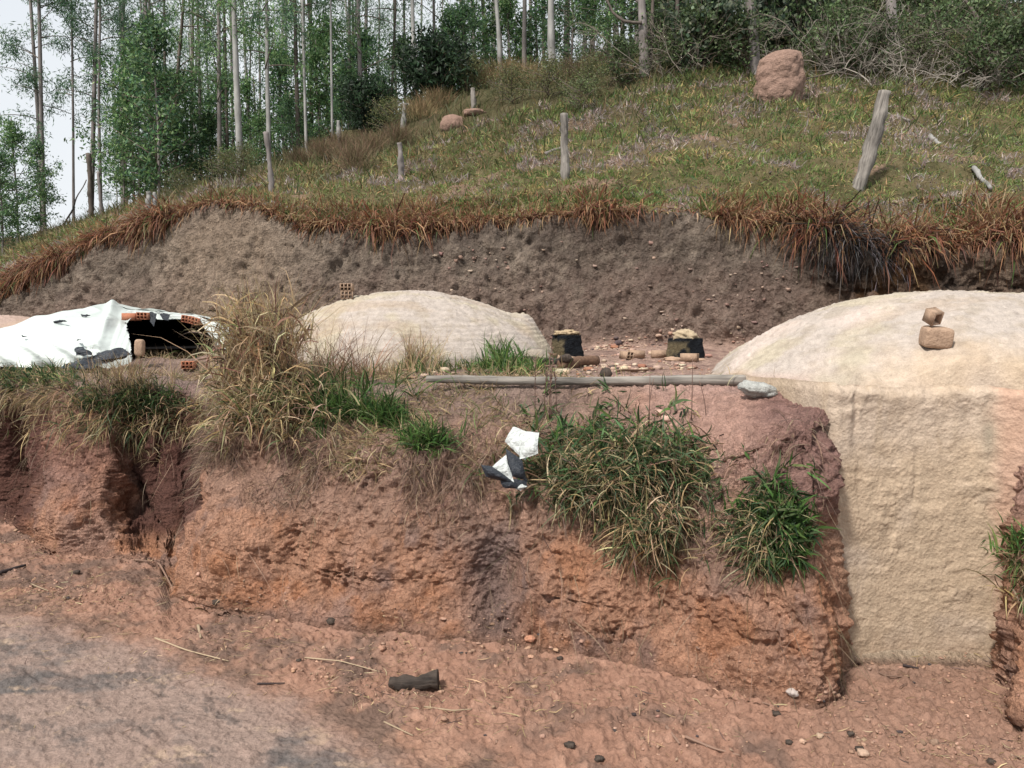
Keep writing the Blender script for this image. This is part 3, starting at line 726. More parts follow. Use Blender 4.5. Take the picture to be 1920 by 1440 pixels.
m_, t_, b_ = new_mat('white_plastic_sheet'); b_.inputs['Base Color'].default_value = (0.50, 0.545, 0.53, 1); b_.inputs['Roughness'].default_value = .38; b_.inputs['Specular IOR Level'].default_value = .4
ns = nd(t_, 'ShaderNodeTexNoise', Scale=3.5, Detail=6.0); bp = nd(t_, 'ShaderNodeBump', Strength=.6, Distance=.10)
t_.links.new(ns.outputs['Fac'], bp.inputs['Height']); t_.links.new(bp.outputs[0], b_.inputs['Normal'])
M['sheet'] = m_
m_, t_, b_ = new_mat('black_plastic'); b_.inputs['Base Color'].default_value = (0.022, 0.026, 0.034, 1); b_.inputs['Roughness'].default_value = .32
ns = nd(t_, 'ShaderNodeTexNoise', Scale=9, Detail=4.0); bp = nd(t_, 'ShaderNodeBump', Strength=.6, Distance=.03)
t_.links.new(ns.outputs['Fac'], bp.inputs['Height']); t_.links.new(bp.outputs[0], b_.inputs['Normal'])
M['black'] = m_
sheet = link('plastic_sheet', fmesh('plastic_sheet', PT3.reshape(-1, 3), F3[keep], M['sheet']))
tag(sheet, 'white plastic sheet draped over the kiln on the left', 'plastic sheet')
kiln3 = empty('charcoal_kiln', (-5.75, zc, 1.7)); tag(kiln3, 'opened kiln with black sooty mouth under the white plastic sheet', 'kiln', 'charcoal kilns')
PI3 = np.stack([GXX, zc + (yy - zc) * .97, cap3(.06)], -1); PI3[..., 1] += .22 * rgt * np.clip(u, 0, .6)
i3x, i3y = proj(PI3)
hole2 = inpoly(i3x, i3y, [(a, b + (4 if b < 640 else 0)) for a, b in mouth]) & (PI3[..., 1] < zc - .12)
link('soot_lining', fmesh('soot_lining', PI3.reshape(-1, 3), F3[~hole2.reshape(-1)[F3].any(1)], M['soot']), kiln3, (5.75, -zc, -1.7))
th = np.linspace(0, 2 * math.pi, 40)[:-1]
fl = np.concatenate([[[-4.8, 10.95, 1.89]], np.stack([-4.8 + 1.15 * np.cos(th), 10.95 + 1.25 * np.sin(th), np.full(39, 1.88)], 1)])
link('ash_floor', fmesh('ash_floor', fl, [np.array([[0, i + 1, (i + 1) % 39 + 1] for i in range(39)])], M['soot']), kiln3, (5.75, -zc, -1.7))
for i, (px, py, rz, tilt) in enumerate([(247, 601, 82, 4), (271, 599, 5, 2), (354, 605, 4, 8), (367, 608, -6, 12)]):
    p = at(px, py, 9.98)
    b = link('brick', brick_me, kiln3, p - np.array([-5.75, zc, 1.7]), (0, R(tilt), R(rz)))
# flaps and tears of the sheet
def patch4(name, c, n=26, m=26, amp=.02, seed=0, mat=None, parent=None, bulge=0, sc_=9.0, loc0=None):
    c = [at(*q) for q in c]; s, t = np.meshgrid(np.linspace(0, 1, n), np.linspace(0, 1, m)); s = s[..., None]; t = t[..., None]
    P = c[0] * (1 - s) * (1 - t) + c[1] * s * (1 - t) + c[2] * s * t + c[3] * (1 - s) * t
    P[..., 1] -= (amp * fbm(P, sc_, 3, seed) + bulge * (4 * s * (1 - s) * 4 * t * (1 - t))[..., 0])
    P[..., 2] += amp * .6 * fbm(P, sc_, 3, seed + 3); P[..., 0] += amp * .6 * fbm(P, sc_, 3, seed + 4)
    if loc0 is not None: P = P - np.asarray(loc0)
    return link(name, fmesh(name, P.reshape(-1, 3), grid_faces(m, n), mat), parent)
patch4('torn_flap', [(281, 585, 9.95), (296, 583, 9.95), (288, 612, 9.85), (281, 603, 9.9)], 8, 8, .02, 2, M['black'], sheet)
patch4('torn_flap', [(282, 584, 9.9), (303, 586, 9.9), (312, 598, 9.9), (296, 590, 9.9)], 8, 6, .03, 3, M['sheet'], sheet)
patch4('torn_flap', [(296, 584, 9.92), (320, 590, 9.9), (316, 602, 9.85), (306, 600, 9.88)], 8, 6, .03, 5, M['black'], sheet)
patch4('edge_strip', [(303, 584, 9.97), (375, 592, 9.97), (370, 600, 9.93), (314, 597, 9.93)], 20, 6, .02, 7, M['sheet'], sheet)
patch4('edge_strip', [(368, 592, 9.95), (396, 602, 9.95), (420, 650, 9.75), (398, 634, 9.85)], 10, 20, .03, 9, M['sheet'], sheet)
patch4('edge_strip', [(396, 603, 9.95), (430, 616, 9.9), (446, 655, 9.7), (418, 662, 9.7)], 12, 20, .05, 11, M['sheet'], sheet)
patch4('edge_strip', [(236, 583, 9.95), (258, 586, 9.95), (244, 598, 9.9), (236, 606, 9.9)], 8, 8, .02, 13, M['sheet'], sheet)
def onsheet(px, py):
    d = (p3x - px) ** 2 + (p3y - py) ** 2 + np.where(PT3[..., 1] > zc, 1e6, 0); return PT3[np.unravel_index(np.argmin(d), d.shape)]
for i, (px, py, w, h) in enumerate([(113, 603, 22, 12), (160, 592, 19, 9), (48, 630, 14, 4), (150, 636, 12, 3)]):
    Y = onsheet(px, py)[1] - .05
    patch4('tear', [(px - w / 2, py - h * .1, Y), (px + w * .2, py - h / 2, Y - .02), (px + w / 2, py - h * .1, Y - .03), (px - w * .4, py + h / 2, Y)], 7, 7, .05, 20 + i, M['black'], sheet, .03, 14)
bs = empty('black_plastic_sheet', at(190, 668, 8.95)); tag(bs, 'black plastic sheet bunched at the foot of the white sheet', 'plastic sheet')
l0 = bs.location
patch4('sheet', [(110, 690, 8.75), (185, 664, 9.1), (248, 664, 9.15), (165, 692, 8.7)], 40, 14, .06, 31, M['black'], bs, .05, 10, l0)
patch4('sheet', [(139, 651, 9.1), (153, 649, 9.1), (176, 667, 8.95), (143, 668, 8.95)], 16, 14, .05, 35, M['black'], bs, .06, 10, l0)
patch4('sheet', [(180, 662, 9.05), (228, 652, 9.15), (246, 664, 9.05), (190, 676, 8.9)], 26, 12, .05, 38, M['black'], bs, .05, 10, l0)
# ---------------------------------------------------------------- lumps
def rock_mesh(name, mat, seed, sx=1, sy=1, sz=1, n=18, amp=.22, worl=.0, col=None, flat=0):
    th = np.linspace(0, 2 * math.pi, n * 2 + 1); ph = np.linspace(0, math.pi, n + 1)
    T, Ph = np.meshgrid(th, ph); P = np.stack([np.sin(Ph) * np.cos(T), np.sin(Ph) * np.sin(T), np.cos(Ph)], -1)
    r = 1 + amp * fbm(P, 1.5, 3, seed) + amp * .4 * fbm(P, 5, 2, seed + 1) + worl * (0.45 - worley(P, 2.3, seed + 2))
    P = P * r[..., None]; 
    if flat: P = np.sign(P) * np.abs(P) ** flat
    P = P * np.array([sx, sy, sz])
    return fmesh(name, P.reshape(-1, 3), grid_faces(n + 1, n * 2 + 1), mat, col if col is None else np.tile(col, (P.shape[0] * P.shape[1], 1)))
# termite mound on the slope
bp_ = hit(1458, 190, 12, 15)
sc_y = bp_[1]; hh = 102 / FPX * sc_y; ww = 90 / FPX * sc_y
n = 60; th = np.linspace(0, 2 * math.pi, 2 * n); v = np.linspace(0, 1, n + 20)
T, Vv = np.meshgrid(th, v)
prof = np.interp(Vv, [0, .1, .35, .6, .78, .88, .94, .98, 1], [.86, .93, 1.0, 1.0, .93, .80, .62, .36, .01]); prof = prof * (1 - .10 * (np.cos(T) > 0) * np.cos(T) * Vv)
P = np.stack([prof * ww / 2 * np.cos(T) + ww * .05 * Vv, prof * ww / 2 * .85 * np.sin(T), Vv * hh * (.99 + .07 * np.cos(T - .5) * Vv * prof)], -1)
dd = nrm(P * np.array([1, 1, .4]) - np.array([0, 0, hh * .2]))
P = P + dd * (.09 * (0.5 - worley(P, 3.2, 501)) * 1.3 + .05 * fbm(P, 3.0, 3, 502) + .02 * fbm(P, 14, 2, 503))[..., None] * np.clip(prof, .2, 1)[..., None]
P[..., 2] -= .15
o = link('termite_mound', fmesh('termite_mound', P.reshape(-1, 3), grid_faces(*T.shape), M['termite']), None, bp_)
tag(o, 'tall rounded reddish termite mound standing on the grassy slope', 'termite mound')
for px, py, sx, sy, sz, lab in [(850, 240, .42, .3, .28, 'low pink earth mound on the slope below the small grey fence post'), (890, 216, .35, .3, .12, 'thin patch of orange earth at the foot of the small grey post')]:
    p = hit(px, py, 12, 15); o = link('earth_mound', rock_mesh('earth_mound', M['termite'], int(px), sx, sy, sz, 16), None, p); tag(o, lab, 'earth mound', 'earth mounds on the slope')
# ---------------------------------------------------------------- chimneys
def chimney(px0, px1, py0, py1, capkind, label, seed):
    w = None
    base = hit((px0 + px1) / 2, py1 + 2, 7, 9.4); Y = base[1]
    w = (px1 - px0) / FPX * Y; h = z_of(py0, Y) - base[2] + .03
    root = empty('kiln_chimney', base); tag(root, label, 'chimney', 'sooty kiln chimneys on the terrace')
    n = 64; th = np.linspace(0, 2 * math.pi, n + 1); v = np.linspace(0, 1, 30); T, Vv = np.meshgrid(th, v)
    sq = (np.abs(np.cos(T)) ** 5 + np.abs(np.sin(T)) ** 5) ** (-1 / 5)
    bh = h * .80
    r = w / 2 * (.97 - .13 * Vv) * sq
    P = np.stack([r * np.cos(T + .5), r * .95 * np.sin(T + .5), Vv * bh - .04], -1)
    e = nrm(P * np.array([1, 1, 0.01]))
    P += e * (.02 * fbm(P, 9, 3, seed) + .012 * (0.5 - worley(P, 25, seed)))[..., None]
    P = np.concatenate([P, (P[-1:] * np.array([.02, .02, 1]))], 0)
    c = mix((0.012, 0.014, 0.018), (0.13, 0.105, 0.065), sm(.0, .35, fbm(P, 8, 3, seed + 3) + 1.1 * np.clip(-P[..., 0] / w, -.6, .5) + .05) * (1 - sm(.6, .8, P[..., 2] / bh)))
    link('body', fmesh('chimney_body', P.reshape(-1, 3), grid_faces(P.shape[0], n + 1), M['tar'], c.reshape(-1, 3)), root)
    if capkind == 'flat':
        me = rock_mesh('clay_cap', M['plaster'], seed, w * .44, w * .42, h * .11, 26, .45, .25, np.array([0.38, 0.29, 0.19])); z = bh - .02
    else:
        me = rock_mesh('clay_cap', M['plaster'], seed, w * .38, w * .36, h * .24, 26, .45, .25, np.array([0.40, 0.32, 0.22])); z = bh - .02
    link('clay_cap', me, root, (-w * .04, 0, z))
    me = rock_mesh('clay_footing', M['plaster'], seed + 5, w * .6, w * .5, .035, 16, .4, 0, np.array([0.38, 0.26, 0.19])); link('footing', me, root, (-w * .1, -w * .15, 0))
    return root
chimney(1037, 1090, 615, 668, 'flat', 'black sooty chimney stump with flat clay cap nearest the middle kiln', 71)
chimney(1254, 1315, 621, 673, 'cone', 'black sooty chimney stump with pointed clay cap in front of the cliff', 83)
# ---------------------------------------------------------------- bricks lying about
def put(name, me, px, py, rot, label, cat, group=None, dz=0.0, zlo=7, zhi=9.4, p=None, scale=1):
    p = hit(px, py, zlo, zhi) if p is None else p
    o = link(name, me, None, (p[0], p[1], p[2] + dz), [R(a) for a in rot], scale); tag(o, label, cat, group); return o
def near2(px, py):
    x, y = proj(P2); d = (x - px) ** 2 + (y - py) ** 2 + np.where(P2[..., 1] > 9.8, 1e6, 0); return P2[np.unravel_index(np.argmin(d), d.shape)].copy()
q = near2(651, 563)
put('hollow_brick', brick_dusty_me, 0, 0, (0, 0, 8), 'dusty hollow brick on the middle kiln, lower of two stacked', 'brick', 'hollow bricks', p=q, dz=.015)
put('hollow_brick', brick_dusty_me, 0, 0, (0, 0, 2), 'hollow brick with open holes on the middle kiln, top of two stacked', 'brick', 'hollow bricks', p=q, dz=.108)
q = kz(1755, 650)
me = rock_mesh('clay_block', M['plaster'], 91, .105, .08, .08, 30, .08, .0, np.array([0.36, 0.25, 0.18]), .38)
put('clay_block', me, 0, 0, (6, 5, -8), 'clay smeared block stuck on the front of the big right kiln dome', 'clay block', p=q, dz=.06, scale=.9)
put('hollow_brick', brick_one_me, 0, 0, (28, -8, 16), 'single hole brick standing on the clay block of the big right kiln', 'brick', 'hollow bricks', p=q + np.array([-.05, -.02, .16]), scale=(.9, .5, .9))
put('hollow_brick', brick_me, 356, 697, (0, 0, 6), 'red hollow brick lying half buried on the terrace edge below the black mouth', 'brick', 'hollow bricks', zlo=6)
put('brick', rock_mesh('brick', M['brick_dusty'], 95, .052, .05, .10, 12, .03, 0, None, .45), 0, 0, (0, 3, 5), 'upright tan brick standing at the left of the black kiln mouth', 'brick', p=at(262, 652, 9.15))
put('hollow_brick', brick_small_me, 1237, 671, (0, 0, 88), 'grey hollow brick beside the chimney with pointed cap, left of it', 'brick', 'hollow bricks')
put('hollow_brick', brick_small_me, 1392, 679, (0, 0, 75), 'dusty hollow brick at the foot of the big right kiln', 'brick', 'hollow bricks')
put('hollow_brick', brick_small_me, 1192, 672, (3, 0, 96), 'dusty hollow brick lying lengthwise midway between the two chimneys', 'brick', 'hollow bricks')
put('hollow_brick', brick_small_me, 1175, 674, (0, 8, 20), 'dusty hollow brick with dark hole beside the lengthwise one between the chimneys', 'brick', 'hollow bricks')
put('hollow_brick', brick_small_me, 1292, 679, (0, 0, 60), 'dusty broken hollow brick in the rubble before the chimney with pointed cap', 'brick', 'hollow bricks')
# ---------------------------------------------------------------- timber on the terrace
def pole(name, a, b, r0, r1, mat, label, cat, group=None, n=10, seg=14, wob=.01, seed=0, rough=.18, sq=1.0):
    a, b = np.asarray(a, float), np.asarray(b, float); Lg = np.linalg.norm(b - a); ac = Acc()
    t = np.linspace(0, 1, seg); s = np.zeros((seg, 3)); s[:, 2] = t * Lg
    s[:, 0] += wob * np.sin(t * 5 + seed) + wob * .5 * np.sin(t * 13 + seed * 2); s[:, 1] += wob * np.cos(t * 4 + seed)
    rad = (r0 + (r1 - r0) * t) * (1 + .10 * np.sin(t * 9 + seed * 3) * (rough > 0)); tube(ac, s, rad, n, rough=rough, seed=seed)
    me = ac.mesh(name, mat); o = link(name, me, None, a)
    import mathutils
    o.rotation_mode = 'QUATERNION'; o.rotation_quaternion = mathutils.Vector(b - a).to_track_quat('Z', 'Y')
    if label: tag(o, label, cat, group)
    return o
pole('log', at(800, 709, 6.32), at(1400, 716, 5.98), .030, .042, M['weathered'], 'long straight weathered grey pole lying along the terrace edge', 'pole', n=12, seg=40, wob=.012, seed=2)
me = rock_mesh('stone', soil_mat('pale_stone', .9, 2.5, .01, col=(0.42, 0.42, 0.40), var=.25), 97, .135, .085, .055, 22, .3, .15)
put('stone', me, 1423, 742, (0, 6, -6), 'pale grey flaked stone at the right end of the long pole', 'stone', dz=.045, zlo=6, zhi=8)
put('stone', rock_mesh('stone', M['tar'], 98, .06, .05, .035, 14, .3, 0, np.array([.17, .13, .12])), 1462, 716, (0, 0, 10), 'small brown grey stone behind the pale flaked stone', 'stone', dz=.02, zlo=6.5)
def tag2(px, py, dz=0, zlo=7, zhi=9.4):
    p = hit(px, py, zlo, zhi); p[2] += dz; return p
pole('plank', tag2(905, 680, .05), tag2(1050, 690, .05), .035, .04, M['char'], 'charred dark plank lying across the terrace before the middle kiln', 'plank', seed=3)
pole('plank', tag2(1050, 692, .04), tag2(1121, 686, .05), .06, .055, M['brownwood'], 'short half burnt brown plank stub in front of the flat capped chimney', 'plank', seed=4, rough=.3)
pole('plank', tag2(960, 672, .05), tag2(1045, 676, .06), .022, .03, M['brownwood'], 'thin reddish brown board lying behind the charred plank', 'plank', seed=5)
pole('stick', tag2(1155, 702, .02, 6.5), tag2(1225, 696, .02, 6.5), .012, .008, M['brownwood'], 'short brown stick on the terrace behind the long pole', 'stick', seed=6)
put('charcoal_lump', rock_mesh('charcoal_lump', M['char'], 99, .05, .045, .05, 14, .25), 1137, 712, (0, 0, 0), 'black round charcoal lump sitting on the long pole', 'charcoal', dz=.05, zlo=6, zhi=8.5)
put('charcoal_lump', rock_mesh('charcoal_lump', M['char'], 100, .075, .05, .045, 14, .3), 1060, 690, (0, 0, 20), 'black charcoal chunk on top of the half burnt plank', 'charcoal', dz=.09)
put('clay_ring', rock_mesh('clay_ring', M['plaster'], 102, .15, .08, .13, 16, .2, 0, np.array([.30, .22, .17])), 932, 682, (0, 0, 0), 'rounded brown clay lump leaning on the foot of the middle kiln', 'clay lump', dz=.05)
put('clay_lump', rock_mesh('clay_lump', M['plaster'], 103, .15, .1, .11, 16, .3, 0, np.array([.28, .24, .20])), 1008, 680, (0, 0, 0), 'grey clay lump between the green grass and the flat capped chimney', 'clay lump', dz=.04)
# charred log and small things on the ground in front
pole('charred_log', hit(732, 1290, 1, 3.2) + np.array([0, 0, .03]), hit(822, 1286, 1, 3.2) + np.array([0, -.02, .045]), .034, .047, M['char'], 'short charred log lying on the loose soil beside the road', 'log', seed=8, rough=.42, seg=40, n=18)
# ---------------------------------------------------------------- plastic bag caught in the bank
M['bag'] = M['sheet'].copy(); M['bag'].node_tree.nodes['Principled BSDF'].inputs['Base Color'].default_value = (0.50, 0.53, 0.52, 1)
pb = empty('plastic_bag', at(960, 880, 5.35)); tag(pb, 'torn white and black plastic bag caught in the bank by the hanging grass', 'plastic bag'); l0 = pb.location
patch4('white_film', [(957, 801, 5.30), (1003, 812, 5.27), (985, 862, 5.2), (942, 828, 5.27)], 30, 30, .05, 51, M['bag'], pb, .02, 4, l0)
patch4('white_film', [(968, 806, 5.27), (1012, 810, 5.25), (1010, 850, 5.2), (975, 862, 5.2)], 30, 30, .05, 53, M['bag'], pb, .02, 4, l0)
patch4('white_film', [(922, 876, 5.14), (948, 853, 5.2), (952, 872, 5.15), (964, 905, 5.10)], 26, 26, .03, 55, M['bag'], pb, .02, 4, l0)
patch4('white_film', [(962, 915, 5.12), (975, 906, 5.12), (990, 910, 5.12), (978, 920, 5.1)], 8, 8, .02, 57, M['bag'], pb, .02, 9, l0)
patch4('black_film', [(949, 845, 5.22), (980, 860, 5.2), (988, 905, 5.14), (958, 892, 5.16)], 28, 28, .04, 59, M['black'], pb, .03, 5, l0)
patch4('black_film', [(903, 870, 5.16), (924, 874, 5.13), (968, 908, 5.11), (912, 892, 5.14)], 28, 22, .03, 61, M['black'], pb, .04, 5, l0)
patch4('black_film', [(935, 893, 5.15), (990, 900, 5.15), (985, 918, 5.12), (945, 912, 5.12)], 12, 10, .04, 63, M['black'], pb, .02, 9, l0)
# ---------------------------------------------------------------- fence posts and fallen wood on the slope
def post(pb_, pt, w0, w1, mat, label, seed, zlo=12.0, sink=.1, dyt=0.0):
    b = hit(pb_[0], pb_[1], zlo, 15); t = at(pt[0], pt[1], b[1] + dyt); px = FPX / b[1]
    d = nrm(t - b); return pole('fence_post', b - d * sink, t, w0 / px / 2, w1 / px / 2, M[mat], label, 'post', 'wooden fence posts on the slope', n=12, seg=26, wob=.018, seed=seed, rough=.4)
post((1611, 352), (1658, 172), 27, 22, 'weathered', 'thick leaning grey fence post at the right with split top', 1)
post((1063, 338), (1056, 213), 15, 13, 'weathered', 'upright brownish fence post in the middle of the slope', 2)
post((753, 338), (748, 268), 13, 9, 'bark_mid', 'short grey brown fence post above the red brown grass', 3)
post((511, 362), (499, 248), 10, 8, 'bark_mid', 'thin pale leaning fence post on the left part of the rim', 4)
post((888, 208), (887, 166), 10, 9, 'weathered', 'small pale grey post high on the slope above the pink mound', 5)
post((757, 240), (758, 195), 11, 9, 'bark_pale', 'pale bluish post half hidden in brush beneath the dark bush', 6)
post((636, 282), (634, 226), 8, 7, 'bark_pale', 'thin pale post among the dry brown shrubs', 7)
post((281, 400), (280, 360), 9, 9, 'bark_pale', 'short pale post on the left ridge, left one of a close pair', 8)
post((293, 396), (291, 361), 8, 7, 'bark_pale', 'short pale post on the left ridge, right one of a close pair', 9)
post((171, 412), (166, 288), 10, 9, 'bark_dark', 'dark broken off post beside the slim trunk on the left ridge', 10)
post((190, 408), (185, 322), 8, 6, 'bark_mid', 'grey splintered stump right of the dark broken post', 11)
def fallen(p0, p1, w, mat, label, seed, cat='branch', zlo=12, name='fallen_branch'):
    a = hit(*p0, zlo, 15); b = hit(*p1, zlo, 15); px = FPX / a[1]; u_ = np.array([0, 0, .06]); return pole(name, a + u_, b + u_, w / px / 2, w / px / 3, M[mat], label, cat, 'fallen wood on the slope', seed=seed, rough=.4)
fallen((1741, 263), (1763, 277), 11, 'bark_pale', 'short white piece of wood in the grey dead grass', 1)
fallen((1822, 328), (1853, 362), 9, 'bark_pale', 'broken whitish branch low on the slope at the right', 2)
fallen((1660, 218), (1702, 233), 7, 'weathered', 'pale branch lying behind the leaning fence post', 3)
fallen((1440, 336), (1511, 292), 3, 'bark_dark', 'thin forked brown twig standing in the grass', 4)
fallen((1022, 296), (1062, 280), 8, 'bark_mid', 'mossy grey log lying against the middle fence post', 5)
o = pole('leaning_stick', hit(117, 418, 12, 15), at(163, 338, hit(117, 418, 12, 15)[1] - .5), .04, .02, M['bark_mid'], 'bare grey stick leaning on the dark broken post', 'stick', seed=14, wob=.06)
# ---------------------------------------------------------------- grass and weeds
GREEN = [(0.085, 0.135, 0.035), (0.13, 0.175, 0.055), (0.05, 0.095, 0.035)]
STRAW = [(0.40, 0.30, 0.17), (0.29, 0.21, 0.12), (0.47, 0.38, 0.24), (0.19, 0.13, 0.085)]
RUST = [(0.24, 0.105, 0.06), (0.33, 0.17, 0.09), (0.15, 0.065, 0.042), (0.42, 0.27, 0.15)]
GREY = [(0.24, 0.20, 0.19), (0.17, 0.14, 0.135), (0.31, 0.26, 0.24)]
TOW = np.array([0, -1.0, 0])
def up_dir(N, n, spread, out=0.0, upv=1.0):
    return nrm(np.array([0, 0, upv]) + n * out + rng.normal(size=(N, 3)) * spread)
# slope: short matted grass
def dens_h(P, px, z): return (.35 + .65 * sm(-.45, .1, fbm(P, .9, 3, 601)))
N = 150000
P, n = scatter(N, 12.1, 14.35, -40, 1990, lambda P, px, z: dens_h(P, px, z) / np.maximum(P[..., 1] / 13, 1) ** 1.4)
a = fbm(P, .55, 3, 611); b = fbm(P, 1.6, 3, 621)
col_ = rcol(N, GREEN + [(0.17, 0.19, 0.075)], [3, 4, 2, 3])
yel = rcol(N, [(0.27, 0.24, 0.10), (0.22, 0.16, 0.08), (0.30, 0.20, 0.10)], [2, 2, 1]); gr = rcol(N, GREY + [(0.22, 0.15, 0.12)], [2, 1, 2, 2])
tf = sm(-.25, .3, fbm(P, 4.5, 2, 623))
sel = (rng.random(N) < .14 + .42 * sm(.0, .4, b))[:, None]; col_ = np.where(sel, yel, col_)
px_, py_ = proj(P)
lf = 1 - sm(800, 1100, px_)
sel = (rng.random(N) < .45 * lf)[:, None]; col_ = np.where(sel, rcol(N, [(0.26, 0.17, 0.09), (0.17, 0.13, 0.07), (.20, .18, .09)], [1, 1, 1]), col_)
deadz = sm(.14, .30, fbm(P, 1.1, 3, 631)) * .9 + .9 * np.exp(-((px_ - 1730) / 90) ** 2 - ((py_ - 260) / 30) ** 2) + .8 * np.exp(-((px_ - 1180) / 45) ** 2 - ((py_ - 215) / 18) ** 2) + .9 * np.exp(-((px_ - 1410) / 40) ** 2 - ((py_ - 210) / 16) ** 2)
sel = (rng.random(N) < deadz)[:, None]; col_ = np.where(sel, gr, col_)
L_ = rng.uniform(.06, .19, N) * (.45 + .75 * tf) * np.clip(P[:, 1] / 15, .8, 1.5); 
A = Acc(); blades(A, P - n * .01, up_dir(N, n, .8, .5, .3), L_, rng.uniform(.010, .020, N) * np.clip(P[:, 1] / 14, .9, 1.6), col_ * (1.3 + .45 * b[:, None]), .5, 2)
tag(link('slope_grass', A.mesh('slope_grass', M['grass'])), 'short matted green and dry grass covering the slope', None, None, 'stuff')
# rim of the cliff: long rusty grass hanging over
N = 54000
def dens_r(P, px, z): return (.15 + .85 * sm(-.3, .15, fbm(P, .9, 2, 641) + .25 * np.exp(-((px - 780) / 120) ** 2) + .25 * np.exp(-((px - 1550) / 200) ** 2) - .25 * np.exp(-((px - 1260) / 70) ** 2))) * (1.3 - .5 * np.abs(z - 12.1))
P, n = scatter(N, 11.5, 12.95, -100, 1990, dens_r)
px_, py_ = proj(P); zz = sm(.0, .35, rng.random(N))
rimd = P[:, 1] - np.interp(px_, cols, ry)                           # metres behind the rim
gap = np.exp(-((px_ - 1245) / 90) ** 2)
green = (rng.random(N) < .10 + .35 * gap + .70 * sm(.05, .5, rimd + .3 * fbm(P, 1.2, 2, 651)))[:, None]
colr = np.where(green, rcol(N, GREEN + [(0.24, 0.25, 0.09)], [2, 4, 1, 3]), rcol(N, RUST + STRAW[:2], [3, 4, 3, 3, 1.5, 1]))
lw = (1 - sm(330, 520, px_))
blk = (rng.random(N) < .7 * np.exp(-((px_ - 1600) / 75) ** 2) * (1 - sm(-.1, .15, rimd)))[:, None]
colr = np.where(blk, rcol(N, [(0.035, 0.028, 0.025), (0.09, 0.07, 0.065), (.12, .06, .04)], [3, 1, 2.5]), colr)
tuft = .55 + .6 * sm(-.2, .4, fbm(P, 1.6, 2, 655))
L_ = rng.uniform(.18, .72, N) * tuft * (1 - .15 * lw) * (1 - .5 * gap) * np.where(green[:, 0], .42, 1) * (1 - .35 * sm(.3, .8, rimd)); front_rim = (1 - sm(0, .5, rimd))
A = Acc(); dirr = nrm(np.array([0, 0, .8]) * (1.0 - .8 * front_rim[:, None]) + TOW * (.3 + .7 * front_rim[:, None]) + rng.normal(size=(N, 3)) * .5)
blades(A, P, dirr, L_, rng.uniform(.012, .024, N), colr * np.where(green, 1, .80), .45 + .95 * front_rim, 3, .14)
N = 17000
P, n = scatter(N, 11.75, 12.2, -100, 1990, lambda P, px, z: (.08 + sm(-.25, .2, fbm(P, 1.3, 2, 661))) * (1 - .75 * np.exp(-((px - 1245) / 80) ** 2)))
P[:, 1] -= rng.uniform(0, .12, N); px_, py_ = proj(P); tuft = (.35 + .85 * sm(-.25, .35, fbm(P, 1.1, 2, 662))) * (1 + .45 * np.exp(-((px_ - 760) / 60) ** 2) + .35 * np.exp(-((px_ - 1560) / 160) ** 2) + .4 * np.exp(-((px_ - 310) / 40) ** 2))
c_ = rcol(N, RUST + STRAW[1:2] + GREEN[:2], [5, 3, 5, 1.5, 1, .6, .6], .28) * .85
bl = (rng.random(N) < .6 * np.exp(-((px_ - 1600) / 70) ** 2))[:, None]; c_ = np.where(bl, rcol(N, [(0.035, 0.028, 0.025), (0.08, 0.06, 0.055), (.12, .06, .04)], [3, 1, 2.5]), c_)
blades(A, P, nrm(TOW * .8 + np.array([0, 0, .22]) + rng.normal(size=(N, 3)) * .55), rng.uniform(.14, .72, N) * tuft, rng.uniform(.012, .024, N), c_, 1.5, 3, .12)
# long strands over the dark recess
K = 1500; P, n = scatter(K, 11.3, 12.0, 1480, 1700, lambda P, px, z: np.exp(-((px - 1595) / 60) ** 2))
blades(A, P, nrm(TOW * .6 + rng.normal(size=(K, 3)) * .35 + np.array([0, 0, -.25])), rng.uniform(.25, .8, K), .010, rcol(K, [(0.02, 0.02, 0.02), (0.2, 0.18, 0.19), (.07, .05, .04)], [4, 2, 1.5]), .9, 3, .1)
tag(link('rim_grass', A.mesh('rim_grass', M['grass'])), 'long rusty brown grass hanging over the rim of the cliff', None, None, 'stuff')

